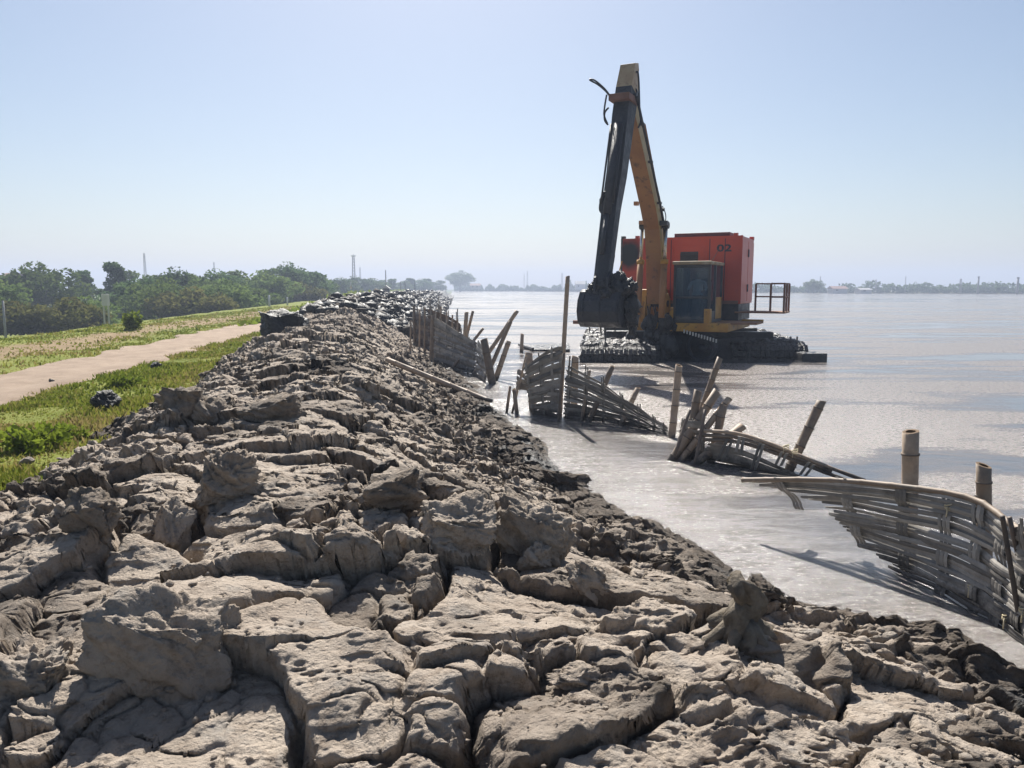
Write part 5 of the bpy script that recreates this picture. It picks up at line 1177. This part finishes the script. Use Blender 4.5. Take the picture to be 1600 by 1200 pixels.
# grass
def grass(name, n, seed, ylo, yhi, hgt, label, wmul=1.0):
    r = np.random.default_rng(seed); y = np.exp(r.uniform(math.log(ylo), math.log(yhi), n)); rn = road_near(y)
    x = rn + r.uniform(-7.5, 4.5, n); x = np.where(r.random(n) < 0.5, rn + r.uniform(0.0, 4.0, n), x)
    inroad = (x < rn - 0.12 + 0.25 * pn(y * 0.9, y * 0 + 3, 61)) & (x > rn - ROADW + 0.15 + 0.25 * pn(y * 0.8, y * 0, 62)); ok = (x < Lx(y) + 0.5) & ~inroad & (np.abs(x) < y * 0.75 + 1)
    dn = np.exp(-((x - rn + ROADW + 2.5) / 1.4) ** 2); ok &= r.random(n) > 0.8 * dn
    ok &= r.random(n) < (0.78 + 0.7 * fbm(x * 0.6, y * 0.6, 77, 3))
    x, y = x[ok], y[ok]; n = len(x); z = levee_z(x, y) - 0.01
    h = hgt * (0.4 + 1.0 * r.random(n) ** 1.5) * np.clip(1.0 + 0.9 * fbm(x * 0.9, y * 0.9, 91, 3), 0.35, 2.2); w_ = (0.0035 + 0.0011 * y) * wmul
    t_ = r.uniform(0, 2 * np.pi, n); l = h * r.uniform(0.1, 0.7, n); lx, ly = np.cos(t_) * l, np.sin(t_) * l; t2 = r.uniform(0, np.pi, n); wx_, wy_ = np.cos(t2) * w_, np.sin(t2) * w_
    B0 = np.stack([x - wx_, y - wy_, z], -1); B1 = np.stack([x + wx_, y + wy_, z], -1)
    M0 = np.stack([x + lx * .35 - wx_ * .7, y + ly * .35 - wy_ * .7, z + h * .6], -1); M1 = np.stack([x + lx * .35 + wx_ * .7, y + ly * .35 + wy_ * .7, z + h * .6], -1); T_ = np.stack([x + lx, y + ly, z + h], -1)
    v = np.stack([B0, B1, M1, M0, T_], 1).reshape(-1, 3); i = np.arange(n)[:, None] * 5
    f = np.concatenate([i + np.array([[0, 1, 2]]), i + np.array([[0, 2, 3]]), i + np.array([[3, 2, 4]])])
    me = np_mesh(name, v, f); fattr(me, 'tone', np.repeat(np.clip(0.5 + 0.5 * fbm(x * 0.5, y * 0.3, 95, 3) + 0.25 * r.normal(size=n), 0, 1), 5)); return tag(link(name, me, M['grass']), label, 'grass', kind='stuff')
m, t, b, o = nodes('grass_mat'); a = t.nodes.new('ShaderNodeAttribute'); a.attribute_name = 'tone'
col = ramp(t, a.outputs['Fac'], [(0.0, (0.10, 0.135, 0.018)), (0.45, (0.165, 0.19, 0.028)), (0.75, (0.23, 0.22, 0.05)), (1.0, (0.24, 0.19, 0.08))])
t.nodes.remove(b); d = t.nodes.new('ShaderNodeBsdfDiffuse'); tl_ = t.nodes.new('ShaderNodeBsdfTranslucent'); ms = t.nodes.new('ShaderNodeMixShader'); ms.inputs[0].default_value = 0.45
t.links.new(col, d.inputs[0]); t.links.new(col, tl_.inputs[0]); t.links.new(d.outputs[0], ms.inputs[1]); t.links.new(tl_.outputs[0], ms.inputs[2]); t.links.new(ms.outputs[0], o.inputs[0]); M['grass'] = m
grass('verge_grass', 230000, 1, 4.5, 70, 0.058, 'short green grass on both sides of the dirt road')

# ------------------------------------------------------------------ small structures on the skyline
M['conc'] = pmat('pale_concrete', (0.50, 0.49, 0.47), (0.42, 0.41, 0.39), 3, 0.85); M['grey'] = pmat('grey_steel', (0.22, 0.22, 0.23), (0.28, 0.28, 0.29), 3, 0.7)
M['roof'] = pmat('tile_roof', (0.20, 0.10, 0.08), (0.17, 0.09, 0.07), 2, 0.8); M['white'] = pmat('white_wall', (0.62, 0.61, 0.60), (0.54, 0.53, 0.52), 2, 0.85)
p = atd(167, 503, 40); bx = empty('meter_box', (p.x, 40, p.z), 'pale box on two thin legs at the edge of the trees', 'box')
s = 40 / FPX
MB().box(-4.5 * s, 4.5 * s, -0.12, 0.12, 25 * s, 43 * s).build('cabinet', M['white'], bx, bevel=0.01)
for q in (-3.6, 3.6): MB().box((q - 0.8) * s, (q + 0.8) * s, -0.04, 0.04, -0.8, 25 * s).build('leg', M['conc'], bx)
def pole(u, v0, v1, d, wpx, label, mat='grey', cat='pole', name='utility_pole', arm=0):
    p0, p1 = atd(u, v0, d), atd(u, v1, d); r_ = wpx / 2 / FPX * d; e = empty(name, p0, label, cat)
    MB().tube([(0, 0, -0.5), (0, 0, p1.z - p0.z)], [r_, r_ * 0.75], 8).build('shaft', M[mat], e, True)
    if arm: MB().tube([(-arm, 0, p1.z - p0.z - arm * .4), (arm, 0, p1.z - p0.z - arm * .4)], r_ * 0.6, 6).build('cross_arm', M[mat], e)
    return e
pole(9, 527, 470, 48, 4, 'thin grey pole at the left picture edge below the trees'); pole(421, 478, 461, 70, 4, 'short white post at the levee edge', 'white', 'post', 'marker_post'); pole(449, 472, 464, 75, 3, 'smaller white post right of the short white post', 'white', 'post', 'marker_post'); pole(548, 446, 440, 110, 2.5, 'tiny white marker post on the green levee', 'white', 'post', 'marker_post')
pole(603, 447, 422, 160, 1.8, 'thin dark pole standing on the levee beside the hut', 'grey')
for (u, v, lb) in ((626, 447, 'left'), (633, 447, 'middle'), (648, 447, 'right')): pole(u, v + 2, v - 7, 150, 1.6, 'dark stake on the levee crest, %s one of three' % lb, 'grey', 'stake', 'levee_stake')
def mast(u, v0, v1, d, wpx, label, dish=False):
    p0, p1 = atd(u, v0, d), atd(u, v1, d); h = p1.z - p0.z; w_ = wpx / 2 / FPX * d; e = empty('lattice_mast', p0, label, 'mast'); mb = MB(); k = 9; r_ = w_ * 0.16
    for sx, sy in ((-1, -1), (1, -1), (1, 1), (-1, 1)): mb.tube([(sx * w_, sy * w_, -1), (sx * w_ * .55, sy * w_ * .55, h)], r_, 4)
    for i in range(k):
        f0, f1 = i / k, (i + 1) / k; a0, a1 = w_ * (1 - .45 * f0), w_ * (1 - .45 * f1)
        for q in range(4):
            c1 = [(-1, -1), (1, -1), (1, 1), (-1, 1)][q]; c2 = [(1, -1), (1, 1), (-1, 1), (-1, -1)][q]
            mb.tube([(c1[0] * a0, c1[1] * a0, h * f0), (c2[0] * a1, c2[1] * a1, h * f1)], r_ * .7, 3); mb.tube([(c1[0] * a1, c1[1] * a1, h * f1), (c2[0] * a1, c2[1] * a1, h * f1)], r_ * .7, 3)
    mb.build('lattice', M['grey'], e)
    if dish:
        MB().tube([(0, 0, h * 0.955), (0, 0, h)], w_ * 1.5, 10).build('antenna_ring', M['white'], e)
    MB().tube([(0, 0, h), (0, 0, h * 1.05)], r_, 4).build('spike', M['grey'], e)
mast(553, 440, 399, 330, 4.5, 'tall lattice mast with antenna ring above the far trees', True); mast(563, 440, 418, 420, 2, 'faint small mast right of the tall lattice mast'); mast(227, 430, 396, 260, 3, 'faint mast above the trees at the left'); mast(335, 430, 410, 300, 2, 'faint short mast above the middle trees')
mast(824, 450, 424, 520, 2, 'right one of a pair of faint thin masts on the far shore'); mast(819, 450, 428, 520, 1.5, 'left, shorter one of a pair of faint thin masts on the far shore'); mast(878, 450, 427, 500, 2.5, 'far mast just left of the tallest bamboo pole')
mast(1281, 455, 432, 330, 1.5, 'thin mast beside the lone round far tree'); mast(1368, 455, 437, 330, 2, 'thin mast above the far shore houses'); mast(1414, 455, 432, 330, 1.2, 'hair-thin mast on the far shore right of the houses'); mast(1500, 458, 436, 300, 3, 'squat lattice mast left of the far chimney')
def chimney(u, v0, v1, d, wpx, label):
    p0, p1 = atd(u, v0, d), atd(u, v1, d); h = p1.z - p0.z; r_ = wpx / 2 / FPX * d; e = empty('chimney', p0, label, 'chimney'); MB().tube([(0, 0, -1), (0, 0, h * .94)], [r_, r_ * .8], 12).build('stack', M['grey'], e, True); MB().tube([(0, 0, h * .94), (0, 0, h)], r_ * 1.0, 12).build('collar', M['grey'], e); return e
chimney(1527.5, 458, 432, 300, 3, 'slim chimney between the squat mast and the right edge'); chimney(1589, 459, 433, 290, 4, 'chimney nearest the right picture edge')
def house(u0, u1, vb, vt, d, label, roof='roof'):
    a, c_ = atd(u0, vb, d), atd(u1, vb, d); h = atd(u0, vt, d).z - a.z; w_ = c_.x - a.x; e = empty('far_house', (a.x, d, a.z), label, 'house', 'houses on the far shore'); dp = 6
    MB().box(0, w_, 0, dp, -1, h * .55).build('wall', M['white'], e); MB().prism([(-0.4, h * .55), (dp + .4, h * .55), (dp / 2, h)], -0.4, w_ + .4, lambda q, b_, z: (b_, q, z)).build('roof', M[roof], e)
    for k in range(max(1, int(w_ / 3))): MB().box(1 + 3 * k, 2 + 3 * k, -0.06, 0.02, h * .18, h * .42).build('window', M['steel'], e)
house(1302, 1324, 456, 447, 322, 'far house with a red roof left of the thin mast'); house(1345, 1362, 456, 450, 318, 'smaller far house with a grey roof', 'grey'); house(900, 914, 450, 439, 480, 'pale far block just left of the bucket', 'conc'); house(0, 15, 440, 426, 170, 'red-roofed house behind the trees at the left picture edge')
house(735, 750, 450, 443, 530, 'far house with a red roof right of the lone wide tree')
p = atd(603, 457, 105); e = empty('levee_hut', (p.x, 105, p.z), 'tiny hut with a pale gable roof on the levee crest', 'hut')
MB().box(-0.4, 0.4, 0, 0.8, -0.4, 0.55).build('wall', M['steel'], e); MB().prism([(-0.55, 0.55), (0.55, 0.55), (0, 0.95)], -0.1, 0.9, lambda a_, b_, z: (a_, b_, z)).build('roof', M['conc'], e)

# ------------------------------------------------------------------ the hazy air
hz = MB().box(-900, 1100, -60, 1500, -4.5, 34).build('haze', None)
m = bpy.data.materials.new('haze_air'); m.use_nodes = True; t = m.node_tree; t.nodes.clear(); o = t.nodes.new('ShaderNodeOutputMaterial')
pv = t.nodes.new('ShaderNodeVolumePrincipled'); pv.inputs['Color'].default_value = (0.56, 0.65, 0.84, 1); pv.inputs['Density'].default_value = 0.0014; pv.inputs['Anisotropy'].default_value = 0.2
t.links.new(pv.outputs[0], o.inputs['Volume']); hz.data.materials.append(m); tag(hz, 'thin bluish haze over land and water', 'haze', kind='stuff')
